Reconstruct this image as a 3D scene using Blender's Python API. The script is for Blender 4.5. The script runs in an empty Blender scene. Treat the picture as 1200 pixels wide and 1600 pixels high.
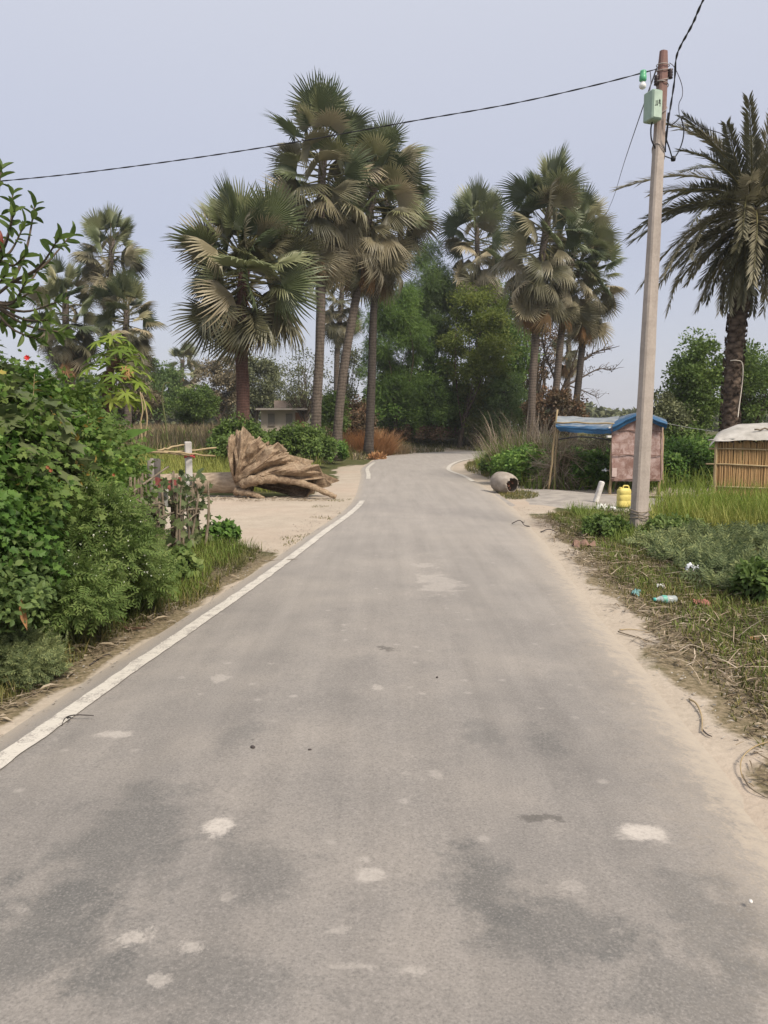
import bpy, math, random
import numpy as np
from mathutils import Vector, Matrix, noise

rng = np.random.default_rng(11)
random.seed(11)
SC = bpy.context.scene
COL = SC.collection
R = math.radians
pi = math.pi

# ------------------------------------------------------------------ camera
CAM_H = 1.6
FPX = 1202.0                       # focal length in photo pixels (1200 x 1600)
PITCH = math.atan((800 - 665) / FPX)
cam_d = bpy.data.cameras.new("camera")
cam = bpy.data.objects.new("camera", cam_d)
COL.objects.link(cam)
cam.location = (0, 0, CAM_H)
cam.rotation_euler = (pi / 2 - PITCH, 0, 0)
cam_d.sensor_fit = 'VERTICAL'
cam_d.sensor_height = 36.0
cam_d.lens = FPX / 1600 * 36.0
cam_d.clip_start = 0.05
cam_d.clip_end = 3000
SC.camera = cam


def ray(px, py):
    u = (px - 600) / FPX
    v = (800 - py) / FPX
    c, s = math.cos(PITCH), math.sin(PITCH)
    return np.array([u, c + v * s, -s + v * c])


def G(px, py, z=0.0):
    """where the line of sight meets the ground"""
    d = ray(px, py)
    t = (z - CAM_H) / d[2]
    return np.array([d[0] * t, d[1] * t, z])


def P(px, py, Y):
    """point on the line of sight at distance Y"""
    d = ray(px, py)
    t = Y / d[1]
    return np.array([d[0] * t, Y, CAM_H + d[2] * t])


# ------------------------------------------------------------------ mesh helpers
class MB:
    def __init__(self):
        self.V, self.F, self.M, self.n = [], [], [], 0

    def add(self, V, F, m=0):
        V = np.asarray(V, float).reshape(-1, 3)
        if not isinstance(F, (list, tuple)) or (len(F) and not isinstance(F[0], np.ndarray)):
            by = {}
            for f in F:
                by.setdefault(len(f), []).append(f)
            F = [np.array(v, int) for v in by.values()]
        for f in F:
            if len(f):
                self.F.append(f + self.n)
                self.M.append(np.full(len(f), m, int))
        self.V.append(V)
        self.n += len(V)
        return self

    def tube(self, pts, rad, seg=8, m=0, cap=True, jitter=0.0):
        pts = np.asarray(pts, float)
        n = len(pts)
        rad = np.asarray(rad, float) if np.ndim(rad) else np.full(n, float(rad))
        if len(rad) != n:
            rad = np.interp(np.linspace(0, 1, n), np.linspace(0, 1, len(rad)), rad)
        tang = np.gradient(pts, axis=0)
        tang /= np.linalg.norm(tang, axis=1)[:, None] + 1e-12
        a = np.array([1.0, 0, 0]) if abs(tang[0][0]) < .9 else np.array([0, 1.0, 0])
        u = np.cross(tang[0], a)
        u /= np.linalg.norm(u)
        ang = np.arange(seg) / seg * 2 * pi
        out = []
        for i in range(n):
            u = u - tang[i] * np.dot(u, tang[i])
            u /= np.linalg.norm(u) + 1e-12
            w = np.cross(tang[i], u)
            r = rad[i] * (1 + jitter * rng.standard_normal(seg)) if jitter else rad[i]
            out.append(pts[i] + (np.cos(ang) * r)[:, None] * u + (np.sin(ang) * r)[:, None] * w)
        V = np.concatenate(out)
        i = np.arange(n - 1)[:, None] * seg
        j = np.arange(seg)[None]
        k = (j + 1) % seg
        Q = np.stack([i + j, i + k, i + seg + k, i + seg + j], -1).reshape(-1, 4)
        F = [Q]
        if cap:
            F = F + [np.arange(seg)[::-1][None], (np.arange(seg) + (n - 1) * seg)[None]]
        return self.add(V, F, m)

    def box(self, c, s, rot=None, m=0, taper=1.0):
        x, y, z = [v / 2 for v in s]
        V = np.array([[-x, -y, -z], [x, -y, -z], [x, y, -z], [-x, y, -z],
                      [-x * taper, -y * taper, z], [x * taper, -y * taper, z],
                      [x * taper, y * taper, z], [-x * taper, y * taper, z]])
        if rot is not None:
            V = V @ np.array(rot).T
        F = [np.array([[3, 2, 1, 0], [4, 5, 6, 7], [0, 1, 5, 4], [1, 2, 6, 5], [2, 3, 7, 6], [3, 0, 4, 7]])]
        return self.add(V + np.asarray(c), F, m)

    def lathe(self, prof, seg=32, m=0, M=None):
        """prof: list of (r, z); M 4x4"""
        ang = np.arange(seg) / seg * 2 * pi
        V = np.concatenate([np.stack([np.cos(ang) * r, np.sin(ang) * r, np.full(seg, z)], 1) for r, z in prof])
        n = len(prof)
        i = np.arange(n - 1)[:, None] * seg
        j = np.arange(seg)[None]
        k = (j + 1) % seg
        Q = np.stack([i + j, i + k, i + seg + k, i + seg + j], -1).reshape(-1, 4)
        if M is not None:
            A = np.array(M)
            V = V @ A[:3, :3].T + A[:3, 3]
        return self.add(V, [Q], m)

    def grid(self, Pg, m=0, flip=False):
        """Pg (a,b,3) array"""
        a, b = Pg.shape[:2]
        i = np.arange(a - 1)[:, None] * b
        j = np.arange(b - 1)[None]
        Q = np.stack([i + j, i + j + 1, i + b + j + 1, i + b + j], -1).reshape(-1, 4)
        if flip:
            Q = Q[:, ::-1]
        return self.add(Pg.reshape(-1, 3), [Q], m)


ORG = {}


def raw_mesh(name, mb, mats, smooth=False, org=(0, 0, 0)):
    V = np.concatenate(mb.V) - np.asarray(org, float)
    me = bpy.data.meshes.new(name)
    nl = sum(f.size for f in mb.F)
    nf = sum(len(f) for f in mb.F)
    me.vertices.add(len(V))
    me.vertices.foreach_set("co", V.astype(np.float32).ravel())
    me.loops.add(nl)
    me.loops.foreach_set("vertex_index", np.concatenate([f.ravel() for f in mb.F]).astype(np.int32))
    me.polygons.add(nf)
    tot = np.concatenate([np.full(len(f), f.shape[1]) for f in mb.F])
    st = np.concatenate([[0], np.cumsum(tot)[:-1]])
    me.polygons.foreach_set("loop_start", st.astype(np.int32))
    me.polygons.foreach_set("loop_total", tot.astype(np.int32))
    me.polygons.foreach_set("material_index", np.concatenate(mb.M).astype(np.int32))
    me.polygons.foreach_set("use_smooth", np.full(nf, bool(smooth)))
    for m in (mats if isinstance(mats, (list, tuple)) else [mats]):
        me.materials.append(m)
    me.update(calc_edges=True)
    me.validate()
    return me


def tag(o, label=None, cat=None, group=None, kind=None):
    if label: o['label'] = label
    if cat: o['category'] = cat
    if group: o['group'] = group
    if kind: o['kind'] = kind
    return o


def obj(name, mb, mats, parent=None, smooth=False, org=None):
    """link the collected shapes as ONE mesh object (world coordinates in)"""
    if parent is not None:
        org = ORG[parent.name]
    elif org is None:
        org = (0, 0, 0)
    o = bpy.data.objects.new(name, raw_mesh(name, mb, mats, smooth, org))
    COL.objects.link(o)
    if parent is not None:
        o.parent = parent
    else:
        o.location = org
    ORG[o.name] = tuple(org)
    return o


def thing(name, label, cat, loc, group=None):
    o = bpy.data.objects.new(name, None)
    o.empty_display_size = 0.2
    COL.objects.link(o)
    o.location = loc
    ORG[o.name] = tuple(loc)
    return tag(o, label, cat, group)


def frames(d, up):
    """rotation matrices (n,3,3): local +Y along d, local +Z near up"""
    d = d / (np.linalg.norm(d, axis=1)[:, None] + 1e-9)
    x = np.cross(d, up)
    bad = np.linalg.norm(x, axis=1) < 1e-4
    x[bad] = np.cross(d[bad], np.array([1.0, 0.1, 0.2]))
    x /= np.linalg.norm(x, axis=1)[:, None]
    z = np.cross(x, d)
    return np.stack([x, d, z], -1)


def scatter(mb, proto, pos, rot, scale, m=0):
    PV, PF = proto
    n, k = len(pos), len(PV)
    scale = np.asarray(scale, float)
    if scale.ndim == 1:
        scale = scale[:, None]
    L = PV[None] * scale[:, None, :]
    V = np.einsum('nij,nkj->nki', rot, L) + pos[:, None, :]
    off = (np.arange(n) * k)[:, None, None]
    return mb.add(V.reshape(-1, 3), [(f[None] + off).reshape(-1, f.shape[1]) for f in PF], m)


def unit(n):
    v = rng.standard_normal((n, 3))
    return v / np.linalg.norm(v, axis=1)[:, None]


# leaf prototypes: length 1 along +Y, width about 1 along X
LEAF4 = (np.array([[0, 0, 0], [.5, .45, .06], [0, 1, -.08], [-.5, .45, .06]], float),
         [np.array([[0, 1, 2], [0, 2, 3]])])
LEAF6 = (np.array([[0, 0, 0], [.38, .25, .07], [.42, .6, .05], [0, 1, -.14], [-.42, .6, .05], [-.38, .25, .07], [0, .45, -.01]], float),
         [np.array([[0, 1, 6], [1, 2, 6], [2, 3, 6], [3, 4, 6], [4, 5, 6], [5, 0, 6]])])
_lob = [(0, 0), (.3, -.08), (.55, .15), (.36, .3), (.62, .62), (.28, .6), (0, 1.0), (-.28, .6), (-.62, .62), (-.36, .3), (-.55, .15), (-.3, -.08)]
LOBED = (np.array([[x, y, .10 * abs(x) - .12 * y * y] for x, y in _lob] + [[0, .38, -.03]], float),
         [np.array([[i, (i + 1) % 12, 12] for i in range(12)])])
_e = [(math.sin(t_) * (.5 if t_ < pi else .5), .5 - .5 * math.cos(t_)) for t_ in np.linspace(0, 2 * pi, 15)[:-1]]
ROUND = (np.array([[x * (1 - .25 * abs(2 * y - 1)), y, .10 * abs(x) * 2 - .16 * y * y] for x, y in _e] + [[0, .5, -.05]], float),
         [np.array([[i, (i + 1) % 14, 14] for i in range(14)])])
BLADE = (np.array([[-.5, 0, 0], [.5, 0, 0], [.4, .5, .06], [-.4, .5, .06], [.22, .82, .22], [-.22, .82, .22], [0, 1, .42]], float),
         [np.array([[0, 1, 2, 3], [3, 2, 4, 5]]), np.array([[5, 4, 6]])])
STRIP = (np.array([[-.5, 0, 0], [.5, 0, .0], [.45, .5, .03], [-.45, .5, .03], [.2, 1, 0], [-.2, 1, 0]], float),
         [np.array([[0, 1, 2, 3], [3, 2, 4, 5]])])
# feathery sprig: a stalk with five pairs of small leaflets
_sv, _sf = [], []
for _i in range(6):
    _y = .12 + _i * .15
    for _s in (-1, 1):
        _l = .34 - .03 * _i
        b = len(_sv)
        _sv += [[0, _y, 0], [_s * _l * .55, _y + .02, .02], [_s * _l, _y + .16, -.02], [_s * _l * .45, _y + .13, .02]]
        _sf.append([b, b + 1, b + 2, b + 3])
b = len(_sv)
_sv += [[-.012, 0, 0], [.012, 0, 0], [.006, 1, 0], [-.006, 1, 0]]
_sf.append([b, b + 1, b + 2, b + 3])
SPRIG = (np.array(_sv, float), [np.array(_sf)])

# ------------------------------------------------------------------ materials
def new_mat(name):
    m = bpy.data.materials.new(name)
    m.use_nodes = True
    nt = m.node_tree
    nt.nodes.clear()
    return m, nt


def N(nt, t, **kw):
    n = nt.nodes.new(t)
    for k, v in kw.items():
        if k in n.inputs.keys() if hasattr(n.inputs, 'keys') else False:
            n.inputs[k].default_value = v
        else:
            setattr(n, k, v)
    return n


def ramp(nt, stops, fac=None, interp='LINEAR'):
    n = nt.nodes.new('ShaderNodeValToRGB')
    cr = n.color_ramp
    cr.interpolation = interp
    while len(cr.elements) < len(stops):
        cr.elements.new(.5)
    for e, (p, c) in zip(cr.elements, stops):
        e.position = p
        c = (c, c, c) if not hasattr(c, '__len__') else c
        e.color = (c[0], c[1], c[2], 1)
    if fac is not None:
        nt.links.new(fac, n.inputs[0])
    return n.outputs[0]


def tex_noise(nt, scale, detail=4, rough=.55, vec=None, dist=0.0):
    n = nt.nodes.new('ShaderNodeTexNoise')
    n.inputs['Scale'].default_value = scale
    n.inputs['Detail'].default_value = detail
    n.inputs['Roughness'].default_value = rough
    n.inputs['Distortion'].default_value = dist
    if vec is not None:
        nt.links.new(vec, n.inputs['Vector'])
    return n.outputs['Fac']


def mixc(nt, fac, a, b, mode='MIX'):
    n = nt.nodes.new('ShaderNodeMix')
    n.data_type = 'RGBA'
    n.blend_type = mode
    for s, v in ((n.inputs[0], fac), (n.inputs[6], a), (n.inputs[7], b)):
        if hasattr(v, 'is_linked'):
            nt.links.new(v, s)
        elif hasattr(v, '__len__'):
            s.default_value = (v[0], v[1], v[2], 1)
        else:
            s.default_value = v
    return n.outputs[2]


def math_n(nt, op, a, b=None, clamp=False):
    n = nt.nodes.new('ShaderNodeMath')
    n.operation = op
    n.use_clamp = clamp
    for s, v in ((n.inputs[0], a), (n.inputs[1], b)):
        if v is None:
            continue
        if hasattr(v, 'is_linked'):
            nt.links.new(v, s)
        else:
            s.default_value = v
    return n.outputs[0]


def coords(nt, scale=(1, 1, 1), out='Object'):
    tc = nt.nodes.new('ShaderNodeTexCoord')
    mp = nt.nodes.new('ShaderNodeMapping')
    mp.inputs['Scale'].default_value = scale
    nt.links.new(tc.outputs[out], mp.inputs['Vector'])
    return mp.outputs[0]


def world_pos(nt, scale=(1, 1, 1)):
    g = nt.nodes.new('ShaderNodeNewGeometry')
    mp = nt.nodes.new('ShaderNodeMapping')
    mp.inputs['Scale'].default_value = scale
    nt.links.new(g.outputs['Position'], mp.inputs['Vector'])
    return mp.outputs[0]


def finish(nt, color, rough=.8, bump=None, bump_s=.3, bump_d=.02, spec=.3, extra=None):
    p = nt.nodes.new('ShaderNodeBsdfPrincipled')
    if hasattr(color, 'is_linked'):
        nt.links.new(color, p.inputs['Base Color'])
    else:
        p.inputs['Base Color'].default_value = (*color, 1)
    if hasattr(rough, 'is_linked'):
        nt.links.new(rough, p.inputs['Roughness'])
    else:
        p.inputs['Roughness'].default_value = rough
    p.inputs['Specular IOR Level'].default_value = spec
    if bump is not None:
        bn = nt.nodes.new('ShaderNodeBump')
        bn.inputs['Strength'].default_value = bump_s
        bn.inputs['Distance'].default_value = bump_d
        nt.links.new(bump, bn.inputs['Height'])
        nt.links.new(bn.outputs[0], p.inputs['Normal'])
    o = nt.nodes.new('ShaderNodeOutputMaterial')
    if extra:
        for k, v in extra.items():
            p.inputs[k].default_value = v
    nt.links.new(p.outputs[0], o.inputs[0])
    return p, o


def leaf_mat(name, cols, transl=.3, rough=.55, nscale=.9, obj_random=False, spec=.25, noise_amt=.45, gain=1.6, tint=(1.08, 1.04, .82)):
    """cols: dark, mid, light (and an optional odd one)"""
    m, nt = new_mat(name)
    g = nt.nodes.new('ShaderNodeNewGeometry')
    rnd = g.outputs['Random Per Island']
    if obj_random:
        oi = nt.nodes.new('ShaderNodeObjectInfo')
        rnd = oi.outputs['Random']
    nz = tex_noise(nt, nscale, 2, .5, world_pos(nt))
    f = math_n(nt, 'ADD', math_n(nt, 'MULTIPLY', rnd, 1 - noise_amt),
               math_n(nt, 'MULTIPLY', ramp(nt, [(.3, 0), (.7, 1)], nz), noise_amt))
    cols = [tuple(min(.8, v * gain * t_) for v, t_ in zip(c, tint)) for c in cols]
    k = len(cols)
    pos = [0.1, .5, .85, .97][:k] if k > 3 else [0.1, .5, .9][:k]
    c = ramp(nt, list(zip(pos, cols)), f)
    p = nt.nodes.new('ShaderNodeBsdfPrincipled')
    nt.links.new(c, p.inputs['Base Color'])
    p.inputs['Roughness'].default_value = rough
    p.inputs['Specular IOR Level'].default_value = spec
    t = nt.nodes.new('ShaderNodeBsdfTranslucent')
    nt.links.new(c, t.inputs['Color'])
    mx = nt.nodes.new('ShaderNodeMixShader')
    mx.inputs[0].default_value = transl
    nt.links.new(p.outputs[0], mx.inputs[1])
    nt.links.new(t.outputs[0], mx.inputs[2])
    o = nt.nodes.new('ShaderNodeOutputMaterial')
    nt.links.new(mx.outputs[0], o.inputs[0])
    return m


def noise_mat(name, stops, scale=6, rough=.85, stretch=(1, 1, 1), bump_s=.4, bump_d=.02, detail=6, spec=.25, vec='Object'):
    m, nt = new_mat(name)
    v = coords(nt, stretch, vec) if vec != 'World' else world_pos(nt, stretch)
    f = tex_noise(nt, scale, detail, .6, v)
    c = ramp(nt, stops, f)
    finish(nt, c, rough, f, bump_s, bump_d, spec)
    return m


# ------------------------------------------------------------------ road lines in plan
def catmull(pts, per=16):
    pts = np.asarray(pts, float)
    ext = np.vstack([2 * pts[0] - pts[1], pts, 2 * pts[-1] - pts[-2]])
    out = []
    for i in range(1, len(ext) - 2):
        p0, p1, p2, p3 = ext[i - 1:i + 3]
        t = np.linspace(0, 1, per, endpoint=False)[:, None]
        out.append(.5 * (2 * p1 + (p2 - p0) * t + (2 * p0 - 5 * p1 + 4 * p2 - p3) * t ** 2 + (3 * p1 - p0 - 3 * p2 + p3) * t ** 3))
    out.append(pts[-1:])
    return np.vstack(out)


pairs = [((-3.0, -6), (.65, -6)),
         (G(0, 1178)[:2], G(1113, 1178)[:2]),
         (G(275, 990)[:2], G(962, 990)[:2]),
         (G(400, 905)[:2], G(896, 905)[:2]),
         (G(492, 838)[:2], G(845, 838)[:2]),
         (G(560, 784)[:2], G(793, 784)[:2]),
         (G(570, 745)[:2], G(738, 747)[:2]),
         (G(572, 730)[:2], G(708, 734)[:2]),
         (G(600, 714.5)[:2], G(722, 722)[:2]),
         (G(640, 709.5)[:2], G(762, 714)[:2]),
         (G(700, 706)[:2], G(806, 709.5)[:2]),
         ((9.5, 50.6), (10.8, 46.6)),
         ((20, 54), (20.8, 50)),
         ((60, 62), (60.8, 58))]
LE = catmull([p[0] for p in pairs])
RE = catmull([p[1] for p in pairs])


def poly_d(pts, line):
    """distance to polyline, and side sign (+ = left of travel)"""
    pts = np.asarray(pts, float)
    best = np.full(len(pts), 1e9)
    side = np.zeros(len(pts))
    for a, b in zip(line[:-1], line[1:]):
        ab = b - a
        t = np.clip(((pts - a) @ ab) / (ab @ ab), 0, 1)
        q = pts - (a + t[:, None] * ab)
        d = np.hypot(q[:, 0], q[:, 1])
        s = np.sign(ab[0] * (pts[:, 1] - a[1]) - ab[1] * (pts[:, 0] - a[0]))
        up = d < best
        best[up] = d[up]
        side[up] = s[up]
    return best, side


def road_dist(x, y):
    """dl > 0: metres outside the left edge, dr > 0: metres outside the right edge"""
    p = np.stack([np.ravel(x), np.ravel(y)], 1)
    d, s = poly_d(p, LE[::3])
    dl = d * s
    d, s = poly_d(p, RE[::3])
    dr = -d * s
    return dl, dr


def sstep(a, b, v):
    t = np.clip((v - a) / (b - a), 0, 1)
    return t * t * (3 - 2 * t)


def n2(x, y, s, seed=0):
    return np.array([noise.noise(Vector((a * s + seed, b * s, seed * 1.7))) for a, b in zip(np.ravel(x), np.ravel(y))])


def terrain_z(x, y, dl=None, dr=None):
    x = np.ravel(np.asarray(x, float)); y = np.ravel(np.asarray(y, float))
    if dl is None:
        dl, dr = road_dist(x, y)
    z = 0.85 * sstep(1.2, 5, dl) * sstep(21, 33, y) * (1 - sstep(90, 200, y))
    z = z + sstep(.5, 2.0, dl) * sstep(9.8, 7.5, y) * .10
    z = z + sstep(.5, 1.6, dr) * .05 * sstep(15, 12, y)
    out = np.maximum(dl, dr)
    z = z + .03 * sstep(.2, 1.2, out) * n2(x, y, 1.1, 3) - .012 * sstep(.0, .3, out) * 0
    return z


def ground_pts(n, x0, x1, y0, y1, cond=None):
    x = rng.uniform(x0, x1, n); y = rng.uniform(y0, y1, n)
    dl, dr = road_dist(x, y)
    k = np.maximum(dl, dr) > .05
    if cond is not None:
        k &= cond(x, y, dl, dr)
    x, y, dl, dr = x[k], y[k], dl[k], dr[k]
    return np.stack([x, y, terrain_z(x, y, dl, dr)], 1), dl, dr


def tz(x, y):
    return float(terrain_z([x], [y])[0])


# ------------------------------------------------------------------ ground
def axis(fine0, fine1, step, lo, hi, g=1.16):
    a = list(np.arange(fine0, fine1 + 1e-6, step))
    s, v = step, fine1
    while v < hi:
        s *= g; v += s; a.append(min(v, hi))
    s, v = step, fine0
    while v > lo:
        s *= g; v -= s; a.insert(0, max(v, lo))
    return np.array(a)


XS = axis(-9, 10, .16, -420, 420)
YS = axis(1, 26, .16, -12, 620)
GX, GY = np.meshgrid(XS, YS)
gx, gy = GX.ravel(), GY.ravel()
DL, DR = road_dist(gx, gy)
gz = terrain_z(gx, gy, DL, DR)
near = (np.abs(gx) < 14) & (gy < 60)
n_a = np.zeros(len(gx)); n_b = np.zeros(len(gx))
n_a[near] = n2(gx[near], gy[near], .9, 1)
n_b[near] = n2(gx[near], gy[near], 3.1, 7)
nn = n_a * .6 + n_b * .4
inside = np.maximum(DL, DR)
gz = np.where(inside < 0, -.02, gz - .004)
# bare pale soil: strips beside the road, the yard by the fallen tree
sand_l = sstep(.27 + .3 * nn, .06 + .3 * nn, DL) * (DL > -1)
wide = sstep(16, 19, gy) * sstep(34, 29, gy)
sand_l = np.maximum(sand_l, wide * sstep(1.3 + .8 * nn, .7 + .8 * nn, DL))
ylow = 9.6 + np.clip(-1.55 - gx, 0, 1.1) * 1.0
yard = sstep(ylow - .25 + .5 * nn, ylow + .25 + .5 * nn, gy) * sstep(18.0 + .8 * nn, 17.2 + .8 * nn, gy) * (DL > -.2) * sstep(-11, -9, gx) * (gx < 3)
sand_r = sstep(.50 + .6 * nn, -.02 + .6 * nn, DR) * (DR > -1)
sand_r = np.maximum(sand_r, sstep(1.3 + .8 * nn, .3 + .8 * nn, DR) * sstep(13.5, 14.5, gy) * sstep(21, 18, gy) * (DR > -1))
SAND = np.clip(np.maximum.reduce([sand_l * (gy < 50), yard, sand_r * (gy < 50)]), 0, 1)
# dry litter beside the right edge fades out into green
DRY = sstep(2.0, .5, DR + .9 * nn) * (DR > 0) * sstep(15, 12, gy)
DRY = np.maximum(DRY, sstep(1.0, .3, DL + .3 * nn) * (DL > 0) * sstep(10, 9, gy))
mb = MB().grid(np.stack([gx, gy, gz], 1).reshape(len(YS), len(XS), 3))

m, nt = new_mat("ground_soil")
at_s = N(nt, 'ShaderNodeAttribute', attribute_name="sand").outputs['Fac']
at_d = N(nt, 'ShaderNodeAttribute', attribute_name="dry").outputs['Fac']
wp = world_pos(nt)
nb = tex_noise(nt, 2.2, 8, .62, wp)
nf = tex_noise(nt, 26, 6, .65, wp)
nl = tex_noise(nt, .35, 3, .5, wp)
green = ramp(nt, [(.3, (.04, .052, .018)), (.5, (.075, .08, .03)), (.7, (.13, .11, .055))], nb)
dry = ramp(nt, [(.3, (.12, .095, .060)), (.55, (.22, .175, .115)), (.75, (.32, .26, .18))], nf)
sand = ramp(nt, [(.25, (.29, .245, .195)), (.5, (.385, .33, .268)), (.75, (.48, .415, .34))], mixc(nt, .5, nb, nf))
sand = mixc(nt, ramp(nt, [(.45, 0), (.7, .25)], nl), sand, (.44, .31, .245))
c = mixc(nt, math_n(nt, 'MULTIPLY', at_d, ramp(nt, [(.3, .6), (.6, 1)], nf), True), green, dry)
sf = ramp(nt, [(.42, 0), (.58, 1)], math_n(nt, 'ADD', math_n(nt, 'MULTIPLY', at_s, .8), math_n(nt, 'MULTIPLY', nf, .2)))
c = mixc(nt, sf, c, sand)
finish(nt, c, .95, mixc(nt, .6, nb, nf), .5, .03, .1)
GROUND = obj("ground", mb, m, smooth=True)
tag(GROUND, kind='structure')
for nm, arr in (("sand", SAND), ("dry", DRY)):
    a = GROUND.data.attributes.new(nm, 'FLOAT', 'POINT')
    a.data.foreach_set("value", arr.astype(np.float32))

# ------------------------------------------------------------------ road
nu = 18
u = np.linspace(0, 1, nu)
tL = np.gradient(LE, axis=0); tL /= np.linalg.norm(tL, axis=1)[:, None]
EL = LE + np.stack([-tL[:, 1], tL[:, 0]], 1) * .20; ER = RE
Pg = EL[:, None, :] * (1 - u)[None, :, None] + ER[:, None, :] * u[None, :, None]
camber = .012 + .03 * (1 - (2 * u - 1) ** 2)
camber[0] = camber[-1] = -.015
Pz = np.concatenate([Pg, np.broadcast_to(camber[None, :, None], (*Pg.shape[:2], 1))], 2)
mb = MB().grid(Pz, flip=True)
m, nt = new_mat("road_asphalt")
wp = world_pos(nt)
edge = N(nt, 'ShaderNodeAttribute', attribute_name="edge").outputs['Fac']     # metres from the nearer edge
edger = N(nt, 'ShaderNodeAttribute', attribute_name="edge_right").outputs['Fac']
big = tex_noise(nt, .55, 5, .55, wp, .4)
mid = tex_noise(nt, 1.8, 6, .6, wp)
fine = tex_noise(nt, 60, 4, .7, wp)
grit = tex_noise(nt, 110, 3, .7, wp)
base = ramp(nt, [(.34, (.140, .132, .126)), (.47, (.190, .177, .165)), (.60, (.243, .222, .201)), (.75, (.29, .262, .232))], mixc(nt, .45, big, mid))
# base colour grows paler further up the road; a long soft drift along the length
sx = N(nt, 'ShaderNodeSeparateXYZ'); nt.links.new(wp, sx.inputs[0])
far_pale = ramp(nt, [(.0, 0), (.16, .2), (.45, .75), (1, 1)], math_n(nt, 'DIVIDE', sx.outputs['Y'], 24.0, True))
base = mixc(nt, math_n(nt, 'MULTIPLY', far_pale, .75), base, (.345, .315, .285))
# dark tyre polished / oily smears: plan positions
spk = tex_noise(nt, 11, 6, .75, wp, .3)
spk2 = tex_noise(nt, 4.5, 6, .7, wp, .3)
def blob(x, y, rx, ry, soft=.6, amp=.5, nsc=None):
    nsc = spk if max(rx, ry) < .15 else spk2
    dx = math_n(nt, 'DIVIDE', math_n(nt, 'SUBTRACT', sx.outputs['X'], x), rx)
    dy = math_n(nt, 'DIVIDE', math_n(nt, 'SUBTRACT', sx.outputs['Y'], y), ry)
    d = math_n(nt, 'SQRT', math_n(nt, 'ADD', math_n(nt, 'MULTIPLY', dx, dx), math_n(nt, 'MULTIPLY', dy, dy)))
    d = math_n(nt, 'ADD', d, math_n(nt, 'MULTIPLY', math_n(nt, 'SUBTRACT', nsc, .5), amp * 4.5))
    mr = N(nt, 'ShaderNodeMapRange')
    mr.interpolation_type = 'SMOOTHSTEP'
    mr.inputs['From Min'].default_value = 1.0
    mr.inputs['From Max'].default_value = 1.0 - soft
    nt.links.new(d, mr.inputs['Value'])
    return mr.outputs[0]
def g2(px, py):
    return G(px, py)[:2]
for (px, py, rx, ry, am) in [(200, 1330, .36, .55, .75), (60, 1480, .35, .35, .8), (410, 1370, .22, .25, .5), (760, 1390, .20, .26, .85), (880, 1470, .34, .18, .8), (1120, 1450, .3, .3, .7), (755, 1160, .12, .30, .55), (850, 1165, .12, .3, .5), (380, 1160, .16, .22, .45), (1080, 1560, .3, .2, .6), (330, 1540, .4, .2, .5)]:
    x, y = g2(px, py)
    f = blob(x, y, rx, ry, .7, .75)
    base = mixc(nt, math_n(nt, 'MULTIPLY', f, am * .8), base, (.112, .110, .106))
# wheel tracks: slightly darker, and lengthwise streaks
streak = tex_noise(nt, 1.0, 4, .6, world_pos(nt, (5, .35, 1)))
base = mixc(nt, .30, base, ramp(nt, [(.3, .34), (.7, .66)], streak), 'OVERLAY')
spots = N(nt, 'ShaderNodeTexVoronoi'); spots.inputs['Scale'].default_value = 5.5; nt.links.new(wp, spots.inputs['Vector'])
sp_on = math_n(nt, 'MULTIPLY', ramp(nt, [(.08, 1), (.18, 0)], math_n(nt, 'ADD', spots.outputs['Distance'], math_n(nt, 'MULTIPLY', math_n(nt, 'SUBTRACT', fine, .5), .25))), ramp(nt, [(.48, 0), (.54, 1)], spk2))
base = mixc(nt, math_n(nt, 'MULTIPLY', sp_on, .28), base, (.50, .46, .42))
# aggregate
base = mixc(nt, math_n(nt, 'MULTIPLY', ramp(nt, [(.54, 0), (.63, 1)], grit), .28), base, (.36, .33, .31))
base = mixc(nt, math_n(nt, 'MULTIPLY', ramp(nt, [(.36, 1), (.46, 0)], grit), .34), base, (.07, .07, .07))
base = mixc(nt, .35, base, ramp(nt, [(.3, .35), (.7, .65)], fine), 'OVERLAY')
# pale worn patches
for (px, py, rx, ry, am, amp) in [(343, 1305, .068, .09, .9, .6), (1002, 1310, .128, .088, .9, .42), (578, 1384, .075, .055, .55, .4), (210, 1482, .06, .07, .55, 1.1), (352, 1420, .05, .03, .3, .9), (245, 1552, .04, .03, .5, .9),
                             (182, 1156, .12, .06, .55, .6), (685, 917, .25, .65, .34, .7), (668, 889, .2, .2, .3, .8), (300, 1500, .05, .03, .5, .9), (530, 1470, .07, .03, .3, .9), (640, 1535, .05, .03, .35, .9), (560, 1530, .09, .02, .3, .8), (895, 1400, .05, .05, .25, .8), (680, 1222, .04, .06, .3, .8), (345, 1068, .07, .12, .4, .7), (590, 1085, .05, .06, .4, .8)]:
    x, y = g2(px, py)
    f = blob(x, y, rx, ry, .55, amp)
    f = math_n(nt, 'MULTIPLY', f, ramp(nt, [(.30, .25), (.52, 1)], mixc(nt, .5, spk, fine)))
    base = mixc(nt, math_n(nt, 'MULTIPLY', f, am), base, (.47, .43, .39))
for (px, py, rx, ry) in [(605, 1022, .09, .07), (842, 1291, .10, .04), (395, 1168, .02, .02)]:
    x, y = g2(px, py)
    base = mixc(nt, math_n(nt, 'MULTIPLY', blob(x, y, rx, ry, .5, .9), .6), base, (.07, .065, .06))
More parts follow.
